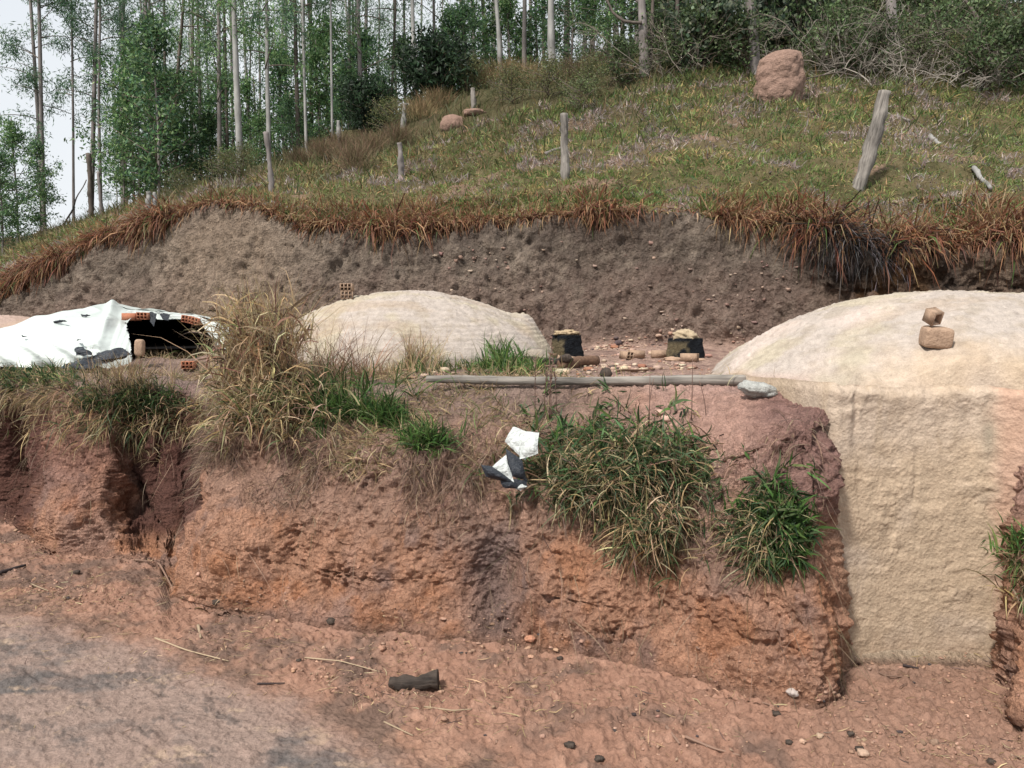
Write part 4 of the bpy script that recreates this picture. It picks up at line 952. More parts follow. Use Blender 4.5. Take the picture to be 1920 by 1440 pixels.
# foreground clumps, each a thing
def clump(spec, label, name='grass_clump', parts=True, cat='grass clump', group='grass clumps on the lower bank'):
    root = None; bases = []
    pc_ = hit(*spec['c'], spec.get('zlo', 3), spec.get('zhi', 7.6)); root = empty(name, pc_); tag(root, label, cat, group)
    for pn, layer in spec['layers']:
        (cx_, cy_, sx_, sy_), N, L, w, dirv, spread, droop, cols_, wts = layer
        N = int(N); bulge, lift_ = spec.get('bulge', 0), (spec.get('lift', {}) or {}).get(pn, 0); k = max(6, N // 7); xs_ = rng.normal(cx_, sx_, k); ys_ = rng.normal(cy_, sy_, k)
        PP = []; 
        for x, y in zip(xs_, ys_):
            p = hit(np.clip(x, -100, 2050), y, spec.get('zlo', 3), spec.get('zhi', 7.6)); PP.append(p)
        PP = np.array(PP); i = rng.integers(0, k, N); P = PP[i] + rng.normal(size=(N, 3)) * .022
        r_ = ((xs_ - cx_) / (sx_ * 1.9)) ** 2 + ((ys_ - cy_) / (sy_ * 2.1)) ** 2; bu = bulge * np.clip(1 - r_, 0, 1) ** .6; P = P + np.array([0, -1, .15]) * (bu[i] * rng.uniform(.3, 1, N))[:, None] + np.array([0, 0, 1]) * (lift_ * rng.random(N) ** 1.2)[:, None] + rng.normal(size=(N, 3)) * .05 * lift_
        tdir = rng.normal(size=(k, 3)) * spread * .6
        d = nrm(np.asarray(dirv, float) + tdir[i] + rng.normal(size=(N, 3)) * spread)
        A = Acc(); c = rcol(N, cols_, wts, .30)
        blades(A, P - pc_, d, rng.uniform(*L, N), rng.uniform(*w, N), c, rng.uniform(droop * .4, droop * 1.5, N), 4, .10)
        link(pn, A.mesh(pn, M['grass']), root)['kind'] = 'stuff'
    return root
ST, GN = STRAW, [(0.05, 0.10, 0.027), (0.08, 0.15, 0.04), (0.03, 0.065, 0.025), (0.13, 0.18, 0.065)]
DG = [(0.035, 0.065, 0.028), (0.06, 0.10, 0.04), (0.09, 0.12, 0.06)]
clump(dict(c=(500, 760), lift={'dry_leaves': .75, 'hanging_blades': .2}, layers=[
  ('dry_leaves', ((482, 740, 40, 20), 1500, (.14, .42), (.010, .022), (.05, -.35, .7), .6, 1.0, ST + [(0.22, 0.12, 0.085), (0.12, 0.14, 0.05), (.10, .07, .05)], [4, 3, 3, 3, 2, 1, 2])),
  ('dry_blades', ((485, 735, 36, 18), 900, (.35, 1.2), (.005, .011), (.08, -.12, 1), .20, .38, ST + [(0.24, 0.13, 0.09)], [4, 3, 3, 2, 2])),
  ('hanging_blades', ((510, 785, 62, 25), 1500, (.14, .42), (.008, .017), (0, -.8, .4), .5, .85, ST + [(0.12, 0.13, 0.06)], [3, 3, 2, 1.5, 2])),
  ('red_stems', ((630, 715, 50, 12), 420, (.25, .75), (.003, .007), (.1, -.2, 1), .42, .7, [(0.25, 0.14, 0.10), (0.30, 0.2, 0.13)], [1, 1])),
  ('green_blades', ((590, 760, 75, 25), 650, (.15, .42), (.008, .016), (0, -.4, 1), .4, .7, GN, [2, 2, 2, 1]))]),
  'tall dry straw coloured grass clump rising in front of the middle kiln', 'tall_grass_clump')
clump(dict(c=(1170, 850), bulge=.26, layers=[
  ('hanging_blades', ((1152, 878, 84, 38), 4600, (.08, .27), (.006, .013), (0, -.6, .0), 1.0, .55, ST + DG, [2.0, 2.5, 1.2, 2, 2, 2, 2])),
  ('lower_blades', ((1215, 975, 40, 36), 1700, (.08, .26), (.006, .012), (0, -.6, -.3), 1.0, .55, ST + DG, [2, 2.5, 1.5, 2, 2, 1.5, 1])),
  ('green_blades', ((1150, 852, 84, 40), 1500, (.08, .22), (.013, .023), (0, -.7, .3), 1.0, .35, DG + GN, [2, 3, 2, 1, 1, 1, 1]))]),
  'broad mixed green and straw grass clump hanging down the right part of the bank')
clump(dict(c=(1430, 960), bulge=.18, layers=[
  ('hanging_blades', ((1415, 1000, 34, 34), 1400, (.08, .24), (.006, .011), (0, -.7, -.2), 1.0, .55, ST + DG, [2, 2, 2, 1, 2, 2, 1])),
  ('green_blades', ((1442, 985, 32, 42), 1100, (.08, .18), (.012, .021), (0.1, -.9, .1), 1.0, .3, GN, [2, 3, 2, 1]))]),
  'round green grass clump on the bank corner beside the walled up doorway')
clump(dict(c=(1925, 1040), layers=[
  ('blades', ((1930, 1060, 22, 30), 700, (.10, .28), (.006, .012), (-.2, -1, .1), .5, .9, ST + GN, [2, 2, 2, 1, 2, 2, 1, 1])),
  ('green_blades', ((1925, 1035, 22, 14), 260, (.10, .24), (.010, .018), (-.2, -.7, .9), .5, .5, GN, [2, 2, 1, 1]))]),
  'small grass clump on the pink bank at the right edge')
clump(dict(c=(60, 705), zlo=5.5, layers=[
  ('blades', ((45, 712, 55, 10), 1100, (.10, .24), (.008, .015), (0, -.4, 1), .5, .8, DG + GN + ST, [2, 2, 2, 1, 1, 1, 1, 1, 1, 1, .5])),
  ('hanging_blades', ((70, 740, 60, 14), 600, (.12, .38), (.005, .010), (0, -1, -.2), .4, .9, ST, [2, 3, 1, 2]))]),
  'dark green grass clump below the white sheet at the left edge')
clump(dict(c=(245, 760), zlo=5.0, layers=[
  ('blades', ((240, 758, 60, 16), 1700, (.10, .26), (.007, .014), (0, -.6, .8), .5, .8, DG + GN + ST, [2, 2, 2, 1, 1, 1, 1, 1.5, 1.5, 1, 1])),
  ('hanging_blades', ((215, 795, 70, 14), 800, (.12, .40), (.005, .010), (0, -1, -.2), .4, .9, ST + DG, [2, 3, 1, 2, 1, 1, 1])),
  ('upright_stems', ((245, 735, 40, 10), 220, (.3, .5), (.004, .008), (0, -.1, 1), .25, .3, ST, [2, 2, 1, 2]))]),
  'wide mixed grass clump on the bank below the black kiln mouth')
for (x, y, sx, n_, L1, lab) in [(805, 835, 30, 520, .24, 'bright green grass tuft on the bank left of the plastic bag'), (722, 790, 24, 420, .26, 'bright green grass tuft right beside the tall dry clump'),
                            (640, 780, 34, 520, .28, 'dark green grass tuft at the foot of the tall dry clump')]:
    clump(dict(c=(x, y), layers=[('green_blades', ((x, y, sx, 8), n_, (.10, L1), (.008, .016), (0, -.35, 1), .42, .55, GN, [2, 4, 1.5, 1]))]), lab, 'grass_tuft')
clump(dict(c=(960, 694), zlo=6.5, zhi=8.2, layers=[
  ('green_blades', ((965, 696, 40, 5), 1000, (.07, .21), (.008, .016), (0, -.2, 1), .5, .6, GN + [(0.17, 0.26, 0.07)], [1, 3, 1, 1, 2])),
  ('tall_blades', ((945, 690, 16, 4), 150, (.25, .42), (.014, .022), (0, -.2, 1), .4, .5, GN, [1, 3, 1, 1]))]),
  'fresh green grass tuft on the terrace behind the long pole', 'grass_tuft')
clump(dict(c=(790, 690), zlo=6.2, zhi=8.2, layers=[
  ('dry_blades', ((790, 690, 22, 6), 360, (.25, .52), (.004, .009), (0, -.1, 1), .28, .35, ST, [3, 2, 3, 1])), ('green_blades', ((780, 694, 40, 6), 300, (.10, .25), (.006, .012), (0, -.2, 1), .4, .6, GN, [1, 1, 1, 1]))]),
  'small upright dry grass tuft before the front of the middle kiln', 'grass_tuft')
# weed stalks
def stalks(px, py, k, H, label, col_=(0.16, 0.10, 0.08), seedheads=True, zlo=5.5):
    b = hit(px, py, zlo, 7.8); root = empty('weed_stalk', b); tag(root, label, 'weed', 'dry weed stalks'); A = Acc(); B = Acc()
    for i in range(k):
        o_ = rng.normal(size=3) * np.array([.06, .03, 0]); hgt = H * rng.uniform(.6, 1.05); t = np.linspace(0, 1, 7)[:, None]; ln = rng.normal(size=3) * np.array([.05, .05, 0])
        s = o_ + t * np.array([0, 0, hgt]) + t ** 2 * ln; tube(A, s, np.linspace(.004, .002, 7), 4, col_)
        m = 26; tt_ = rng.uniform(.35, 1, m); c = o_ + tt_[:, None] * np.array([0, 0, hgt]) + tt_[:, None] ** 2 * ln
        leaves(B, c, up_dir(m, np.zeros((m, 3)), .7), rng.uniform(.015, .04, m), .01, rcol(m, [col_], [1]))
    link('stem', A.mesh('stem', M['twig']), root)
    if seedheads: link('seed_heads', B.mesh('seed_heads', M['twig']), root)
stalks(1030, 790, 6, .62, 'dark dry weed stalks standing before the flat capped chimney')
stalks(1225, 800, 2, .5, 'two thin weed stalks in front of the long pole', seedheads=False)
stalks(1300, 790, 2, .45, 'thin weed stalks at the top of the broad hanging clump', seedheads=False)
stalks(450, 735, 5, .72, 'reddish dry weed stalks inside the tall dry clump')
# straw mat over the front of the terrace, and hair-like roots down the face
N = 9500
def dm(P, px, z):
    return (sm(-.15, .2, fbm(P, 2.2, 3, 701)) * (1 - sm(900, 1120, px)) * sm(520, 640, px) + .55 * sm(.0, .3, fbm(P, 2.0, 2, 702)) * (1 - sm(380, 430, px)))
P, n = scatter(N, 5.6, 7.7, -60, 1150, dm)
A = Acc(); blades(A, P, nrm(n * .5 + rng.normal(size=(N, 3)) * .8), rng.uniform(.06, .24, N), rng.uniform(.003, .008, N), rcol(N, STRAW + GREEN, [4, 3, 2, 3, .8, .8, .4]), .5, 3, .25)
N = 2600
P, n = scatter(N, 7.0, 8.6, 380, 1500, lambda P, px, z: sm(-.1, .3, fbm(P, 2.2, 3, 703)) * (1 - sm(900, 1000, px)) + .25 * np.exp(-((z - 7.1) / .2) ** 2) * (px > 900))
blades(A, P, nrm(n * .9 + rng.normal(size=(N, 3)) * .6), rng.uniform(.05, .2, N), rng.uniform(.004, .009, N), rcol(N, STRAW + GREEN, [4, 3, 2, 2, 1, 1, 1]), .5, 3, .2)
N = 5200
P, n = scatter(N, 4.6, 6.3, 350, 1560, lambda P, px, z: sm(-.05, .3, fbm(P, (3, 3, 2), 3, 705)) * (.25 + 1.0 * (1 - sm(600, 1000, px)) + .9 * np.exp(-((px - 900) / 90) ** 2)) * sm(4.6, 5.6, z))
blades(A, P, nrm(n * .5 + np.array([0, -.3, -.5]) + rng.normal(size=(N, 3)) * .45), rng.uniform(.07, .30, N), rng.uniform(.002, .006, N), rcol(N, [(0.30, 0.21, 0.15), (0.20, 0.13, 0.10), (0.13, 0.085, 0.07), (.38, .28, .19)], [3, 3, 3, 1]), .8, 4, .2)
N = 700
P, n = scatter(N, 3.4, 6.0, 20, 1560, lambda P, px, z: .15 + sm(0, .3, fbm(P, 1.5, 2, 707)))
blades(A, P, nrm(n * .4 + np.array([0, -.3, -.8]) + rng.normal(size=(N, 3)) * .25), rng.uniform(.15, .55, N), rng.uniform(.0015, .004, N), rcol(N, [(0.32, 0.24, 0.17), (0.22, 0.15, 0.11), (.12, .10, .06)], [2, 3, 1]), .7, 5, .15)
tag(link('dry_straw', A.mesh('dry_straw', M['grass'])), 'dry straw, dead grass and fine roots matting the bank', None, None, 'stuff')
# ---------------------------------------------------------------- litter, crumbs of earth, rubble
def crumbs(name, P, n, size, cols_, wts, label, mat, flatz=.7, seed=1):
    base = rock_mesh('tmp', None, seed, 1, 1, flatz, 4, .75, .5); V0 = np.empty(len(base.vertices) * 3, np.float32); base.vertices.foreach_get('co', V0); V0 = V0.reshape(-1, 3)
    F0 = grid_faces(5, 9); N = len(P); th = rng.uniform(0, 6.28, N); c, s = np.cos(th), np.sin(th)
    scl = np.stack([rng.uniform(.6, 1.4, N), rng.uniform(.6, 1.4, N), rng.uniform(.5, 1.2, N)], 1) * size[:, None]
    V = V0[None] * scl[:, None, :]; X = V[..., 0] * c[:, None] - V[..., 1] * s[:, None]; Yy = V[..., 0] * s[:, None] + V[..., 1] * c[:, None]
    V = np.stack([X, Yy, V[..., 2]], -1) + (P + n * size[:, None] * .3)[:, None, :]
    F = (F0[None] + (np.arange(N) * len(V0))[:, None, None]).reshape(-1, 4); cc_ = np.repeat(rcol(N, cols_, wts, .12), len(V0), 0)
    o = link(name, fmesh(name, V.reshape(-1, 3), F, mat, cc_, False)); tag(o, label, None, None, 'stuff'); return o
mat_c = soil_mat('earth_clods', .5, 3, .006, var=.12)
N = 2600; P, n = scatter(N, 2.1, 3.6, -100, 2000, lambda P, px, z: .15 + sm(-.1, .4, fbm(P, 1.5, 3, 711)) * (1 + 1.5 * (np.abs(z - 2.15) < .2)))
crumbs('soil_clods', P, n, rng.gamma(1.3, .0028, N) + .0025, [(0.36, 0.22, 0.16), (0.40, 0.25, 0.185), (0.28, 0.18, 0.13), (.42, .32, .24), (.06, .05, .05)], [4, .8, 4, .1, .3], 'loose clods and pebbles scattered on the verge', mat_c)
N = 2200; P, n = scatter(N, 7.15, 9.15, 560, 1900, lambda P, px, z: sm(-.1, .35, fbm(P, 1.7, 3, 715)) * (.3 + .7 * sm(1000, 1150, px)))
crumbs('kiln_rubble', P, n, rng.gamma(1.6, .0085, N) + .005, [(0.44, 0.31, 0.24), (0.36, 0.22, 0.17), (0.50, 0.40, 0.30), (0.10, 0.08, 0.075), (.30, .15, .1)], [4, 3, 2, 1, 1], 'broken brick and plaster rubble spread over the terrace', mat_c, .6, 3)
N = 200; P, n = scatter(N, 9.0, 10.6, 820, 1500, lambda P, px, z: np.exp(-((px - 880) / 60) ** 2 - ((z - 10.2) / .5) ** 2) + .25 + .9 * np.exp(-((px - 1300) / 70) ** 2 - ((z - 9.4) / .3) ** 2))
crumbs('cliff_stones', P, n, rng.gamma(1.6, .009, N) + .006, [(0.34, 0.24, 0.19), (0.26, 0.17, 0.14), (0.42, 0.32, 0.26)], [2, 3, 1], 'small pale stones stuck in the foot of the cliff', mat_c, .7, 5)
A = Acc()
N = 2400; P, n = scatter(N, 1.7, 3.3, -100, 2000, lambda P, px, z: (.2 + sm(0, .4, fbm(P, 1.6, 3, 721))) * (z > 1.9))
blades(A, P + n * .006, nrm(rng.normal(size=(N, 3)) * np.array([1, 1, .12])), rng.uniform(.02, .13, N), rng.uniform(.002, .006, N), rcol(N, STRAW + [(0.10, 0.07, 0.06)], [2, 2, 1, 2, 3]), .05, 3, .25)
N = 260; P, n = scatter(N, 1.05, 2.0, -100, 2000, lambda P, px, z: .1 + (z > 1.6) * 1.0)
blades(A, P + n * .006, nrm(rng.normal(size=(N, 3)) * np.array([1, 1, .05])), rng.uniform(.02, .10, N), rng.uniform(.002, .005, N), rcol(N, STRAW + [(0.10, 0.07, 0.06)], [2, 2, 1, 2, 3]), .05, 3, .25)
tag(link('ground_litter', A.mesh('ground_litter', M['grass'])), 'broken straw and twig litter scattered on the ground', None, None, 'stuff')
# countable sticks, charcoal bits
def gstick(pts, w, mat, label, name='stick', seed=1):
    Q = np.array([hit(x, y, 1, 3.4) + np.array([0, 0, w * .6 + .004]) for x, y in pts]); t = np.linspace(0, 1, len(Q)); tt_ = np.linspace(0, 1, 14)
    S = np.stack([np.interp(tt_, t, Q[:, k]) for k in range(3)], 1); A = Acc(); tube(A, S - S[0], np.linspace(w, w * .6, 14), 6, (0.33, 0.25, 0.17) if mat == 's' else ((0.19, 0.12, 0.09) if mat == 'b' else (.04, .03, .03)), rough=.3)
    o = link(name, A.mesh(name, M['twig']), None, S[0]); tag(o, label, 'stick', 'sticks lying on the ground'); return o
gstick([(292, 1199), (350, 1222), (428, 1243)], .006, 's', 'long pale straw stalk lying at the edge of the road on the left')
gstick([(573, 1238), (640, 1246), (712, 1263)], .005, 's', 'thin pale stalk on the slope left of the charred log')
gstick([(796, 1330), (850, 1336), (885, 1333)], .005, 's', 'pale stalk lying below the charred log')
gstick([(721, 1356), (774, 1383)], .005, 's', 'short whitish stalk on the grey road below the charred log')
gstick([(1285, 1390), (1340, 1413), (1388, 1421)], .008, 'b', 'dark twig on the ground at the bottom right')
gstick([(1400, 1312), (1452, 1330)], .005, 'b', 'thin twig at the foot of the bank corner')
gstick([(1608, 1247), (1660, 1270), (1705, 1274)], .007, 'b', 'dark branching twig before the walled up doorway')
gstick([(1692, 1252), (1722, 1257)], .009, 'k', 'small curled dark bark strip by the doorway')
gstick([(252, 1052), (300, 1060), (318, 1057)], .012, 'b', 'dark broken branch in the hollow of the bank at left')
gstick([(0, 1077), (48, 1064)], .018, 'k', 'charred stick at the left edge')
gstick([(484, 1285), (535, 1284)], .006, 'k', 'short dark stick on the road edge')
gstick([(1250, 1368), (1275, 1398)], .010, 'b', 'flat brown bark piece right of the twig litter')
gstick([(58, 1098), (90, 1111)], .006, 's', 'short pale stalk at the left below the buttress')
gstick([(372, 1176), (378, 1200)], .012, 's', 'grey broken wood splinter near the road edge on the left')
for i, (x, y, s, lab) in enumerate([(1592, 1382, .022, 'black charcoal piece in the middle of the notch floor'), (1612, 1407, .024, 'black charcoal piece beside the pale chip on the notch floor'), (1480, 1396, .018, 'small charcoal piece left of the pale pebble'),
    (1455, 1343, .024, 'flat charcoal piece at the foot of the bank corner'), (1858, 1431, .024, 'grey charcoal piece near the bottom right corner'), (627, 1168, .034, 'bluish grey charcoal lump stuck low in the bank'), (145, 1076, .028, 'dark charcoal lump on the soil left of the hollow'),
    (1068, 1402, .03, 'dark greenish lump at the bottom edge of the soil'), (1122, 1429, .025, 'black charred crumb at the bottom of the picture'), (560, 1240, .016, 'tiny black crumb above the road edge'), (420, 1133, .035, 'flat dark patch of charcoal at the bank foot'), (1050, 1238, .02, 'dark crumb below the purple streak of the bank')]):
    p = hit(x, y, 1, 3.6); o = link('charcoal_piece', rock_mesh('charcoal_piece', M['char'], 800 + i, s, s * .7, s * .55, 8, .6, .6, None, .8), None, p + np.array([0, 0, s * .35])); tag(o, lab, 'charcoal', 'charcoal pieces on the ground')
for i, (x, y, s, c, lab) in enumerate([(1536, 1383, .022, (.40, .29, .21), 'pale round pebble right of the bank corner'), (1502, 1392, .018, (.45, .30, .22), 'small pinkish pebble by the charcoal at the bank corner'), (1618, 1418, .03, (.40, .28, .21), 'pale flat chip on the notch floor'),
    (995, 1200, .035, (.40, .2, .13), 'reddish angular clod at the foot of the purple streak'), (1485, 1302, .035, (.42, .36, .33), 'whitish crumbling lump low in the bank corner'), (996, 1236, .02, (.45, .27, .19), 'pinkish pebble below the reddish clod'), (372, 1126, .03, (.40, .22, .15), 'flat reddish flake on the talus'), (1250, 790, .04, (.5, .33, .27), 'flat pinkish brick shard on the pink slope'), (1238, 778, .035, (.5, .33, .27), 'smaller pinkish brick shard on the pink slope')]):
    p = hit(x, y, 1, 7); o = link('pebble', rock_mesh('pebble', mat_c, 850 + i, s, s * .9, s * .6, 9, .5, .5, np.array(c)), None, p + np.array([0, -s * .2, s * .3])); tag(o, lab, 'pebble', 'pebbles and clods')
# ---------------------------------------------------------------- trees and shrubs
def ground(px, Y):
    c = int(np.argmin(np.abs(cols - px))); i0 = np.searchsorted(zone, 11.9)
    i = i0 + int(np.argmin(np.abs(G[i0:, c, 1] - Y))); return G[i, c].copy()
LF = [(0.11, 0.21, 0.08), (0.16, 0.27, 0.10), (0.07, 0.145, 0.07), (0.23, 0.33, 0.15)]
LB = [(0.09, 0.175, 0.095), (0.14, 0.22, 0.125), (0.06, 0.115, 0.075)]
def tall_crown(H, z0, nb, blen, ncl, seed, lcols, lpc=46, leafL=.20):
    r = np.random.default_rng(seed); TW = Acc(); A = Acc()
    for i in range(nb):
        z = z0 + (H - z0) * (i + r.random()) / nb; az = r.uniform(0, 6.28); bl = blen * r.uniform(.5, 1.2) * (1.1 - .5 * (z / H))
        t = np.linspace(0, 1, 6)[:, None]; e = np.array([math.cos(az), math.sin(az), r.uniform(.1, .9)])
        s = np.array([0, 0, z]) + t * e * bl + t ** 2 * np.array([0, 0, -.25 * bl]); tube(TW, s, np.linspace(.028, .008, 6), 4, (.16, .13, .11))
        for k in range(ncl):
            c = s[-1] * 1.0 + r.normal(size=3) * np.array([.35, .35, .28]) * (.5 + bl * .4) if k else s[-1]
            if r.random() < .35: c = s[3] + r.normal(size=3) * .25
            n = int(lpc * r.uniform(.5, 1.3)); cc = c + r.normal(size=(n, 3)) * np.array([.22, .22, .20]); d = r.normal(size=(n, 3)) * .8 + np.array([0, 0, -.75])
            leaves(A, cc, d, r.uniform(.6, 1.2, n) * leafL, .032 * leafL / .2 * r.uniform(.8, 1.4, n), rcol(n, lcols, [1] * len(lcols), .2))
    return TW.mesh('branches', M['twig']), A.mesh('crown', M['leaf'])
def young_crown(H, W, nb, seed, lcols, lpc=25, leafL=.17, leafW=.055, z0=.12, droop=-.4):
    r = np.random.default_rng(seed); TW = Acc(); A = Acc()
    for i in range(nb):
        f = z0 + (1 - z0) * (i + r.random()) / nb; z = H * f; az = r.uniform(0, 6.28); w = W * (math.sin(math.pi * min(1, .25 + .78 * f)) ** .7) * r.uniform(.35, 1.1)
        t = np.linspace(0, 1, 5)[:, None]; e = np.array([math.cos(az), math.sin(az), r.uniform(.1, .8)])
        s = np.array([0, 0, z * .92]) + t * e * w; tube(TW, s, np.linspace(.018, .006, 5), 3, (.14, .11, .09))
        for k in range(3):
            c = s[-1 - k] + r.normal(size=3) * .10 * W; n = int(lpc * r.choice([.25, .8, 1.7])); cc = c + r.normal(size=(n, 3)) * np.array([.13, .13, .10]) * (W ** .5)
            leaves(A, cc, r.normal(size=(n, 3)) + np.array([0, 0, droop]), r.uniform(.6, 1.2, n) * leafL, leafW * r.uniform(.8, 1.3, n), rcol(n, lcols, [1] * len(lcols), .22) * r.uniform(.75, 1.2))
    return TW.mesh('branches', M['twig']), A.mesh('crown', M['leaf'])
talls = [tall_crown(20, 6.5, 34, 1.9, 4, 11, LB), tall_crown(21, 5.0, 44, 1.7, 5, 12, LF), tall_crown(19, 8.0, 30, 1.5, 4, 13, LB + LF[:1]), tall_crown(22, 3.5, 50, 1.5, 4, 14, LF)]
sparse = [tall_crown(20, 4.5, 26, 1.7, 3, 15, LB, 80, .22), tall_crown(20, 6, 24, 2.0, 4, 16, LB, 80, .22)]
youngs = [young_crown(6, 1.5, 64, 21, LF), young_crown(6, 1.3, 56, 22, LF + LB), young_crown(6, 1.7, 70, 23, LB + LF[:2]), young_crown(6, 1.15, 50, 24, LF)]
bushes = [young_crown(1.6, 1.1, 36, 31, [(0.11, 0.145, 0.06), (0.16, 0.19, 0.085), (.07, .09, .04)], 18, .09, .04, .05, .1), young_crown(1.5, 1.2, 34, 32, [(0.13, 0.15, 0.065), (0.17, 0.155, 0.07), (.08, .10, .045)], 34, .075, .028, .05, .3),
          young_crown(1.8, 1.2, 40, 33, [(0.08, 0.12, 0.05), (0.12, 0.165, 0.075), (.06, .085, .04)], 16, .12, .05, .02, -.2)]
bigleaf = young_crown(2.4, 1.5, 50, 41, [(0.055, 0.085, 0.05), (0.11, 0.145, 0.10), (.03, .05, .03), (.15, .17, .12)], 14, .22, .11, .02, -.5)
darkbush = young_crown(1.7, 1.15, 50, 42, [(0.022, 0.045, 0.022), (0.035, 0.065, 0.03), (.02, .03, .02)], 30, .20, .055, .05, -.5)
def twigs(H, W, N, seed, cols_, up=1.2):
    A = Acc(); P = rng.normal(size=(N, 3)) * np.array([W * .3, W * .3, .02]); h = rng.random(N) ** .7 * H * .6; P[:, 2] += h
    blades(A, P * np.array([1, 1, 1]), nrm(P * np.array([1.2, 1.2, 0]) / W + np.array([0, 0, up]) + rng.normal(size=(N, 3)) * .4), rng.uniform(.25, .6, N) * H, rng.uniform(.006, .014, N), rcol(N, cols_, [1] * len(cols_)), .15, 3, .12)
    return A.mesh('twigs', M['twig'])
dry = [twigs(1.3, 1.2, 1300, 1, [(0.17, 0.105, 0.07), (0.13, 0.09, 0.06), (.13, .12, .06)]), twigs(1.1, 1.4, 1200, 2, [(0.18, 0.13, 0.07), (0.13, 0.12, 0.055), (.25, .16, .09)])]
def bare(H, W, n, seed, c):
    r = np.random.default_rng(seed); A = Acc()
    def br(p, d, L, w, lev):
        m = 7; S = [p]; dd = d.copy()
        for k in range(m - 1):
            dd = nrm(dd + r.normal(size=3) * .22 + np.array([0, 0, .02 - .10 * (lev == 0) * k / m])); S.append(S[-1] + dd * L / m)
        tube(A, np.array(S), np.linspace(w, w * .5, m), 3, c)
        if lev < 2:
            for q in range(5 if lev else 6):
                k = r.integers(1, m); br(S[k], nrm(dd + r.normal(size=3) * .8), L * .5, w * .55, lev + 1)
    for i in range(n): br(r.normal(size=3) * np.array([.2, .2, 0]) * W, nrm(np.array([r.normal() * .9 * W / H, r.normal() * .9 * W / H, 1])), H * r.uniform(.6, 1.2), .014, 0)
    return A.mesh('twigs', M['twig'])
dry += [bare(1.7, 1.8, 9, 71, (.17, .145, .12)), bare(1.4, 2.2, 12, 72, (.26, .23, .20))]
def trunk_mesh(pts, r0, r1, seed, n=9, rough=.12):
    pts = np.asarray(pts, float); t = np.linspace(0, 1, len(pts)); tt_ = np.linspace(0, 1, 26)
    S = np.stack([np.interp(tt_, t, pts[:, k]) for k in range(3)], 1); S[1:-1] = (S[:-2] + 2 * S[1:-1] + S[2:]) / 4
    A = Acc(); rr_ = r1 + (r0 - r1) * (1 - tt_) ** .8; rr_[0] *= 1.35; tube(A, S, rr_, n, rough=rough, seed=seed); return A
def euc(pxs, Y, base_py, w, mat, crown, H=20, label=None, group=None, rot=0, cscale=1.0, base=None, stub=False):
    """trunk through the given (px,py) points at distance Y"""
    b = (hit(pxs[-1][0], base_py, 12, 15) if Y is None else ground(pxs[-1][0], Y)) if base is None else base
    Y = b[1]; root = empty('eucalyptus_tree', b)
    pts = [at(x, y, Y) - b for x, y in pxs[::-1]]
    pts = [np.array([0, 0, -.2])] + pts[0 if pts[0][2] > .3 else 1:]
    d = pts[-1] - pts[-2]; top = pts[-1] + d / max(d[2], .5) * max(H - pts[-1][2], .5) * np.array([.6, .6, 1]); pts.append(top)
    r = w / FPX * Y / 2
    link('trunk', trunk_mesh(pts, r * 1.1, r * .45, int(abs(b[0] * 100))).mesh('trunk', M[mat]), root)
    lean = np.array([top[0], top[1]]) / top[2]
    if crown is not None:
        tw, lf = crown; ry_ = math.atan2(lean[0], 1)
        for nm, me in (('branches', tw), ('crown', lf)):
            o = link(nm, me, root, (0, 0, 0), (0, ry_, 0), cscale)
            o.rotation_euler = (0, ry_, rot) if abs(lean[0]) < .02 else (0, ry_, 0)
    tag(root, label, 'tree', group); return root
G1 = 'eucalyptus trees along the ridge'
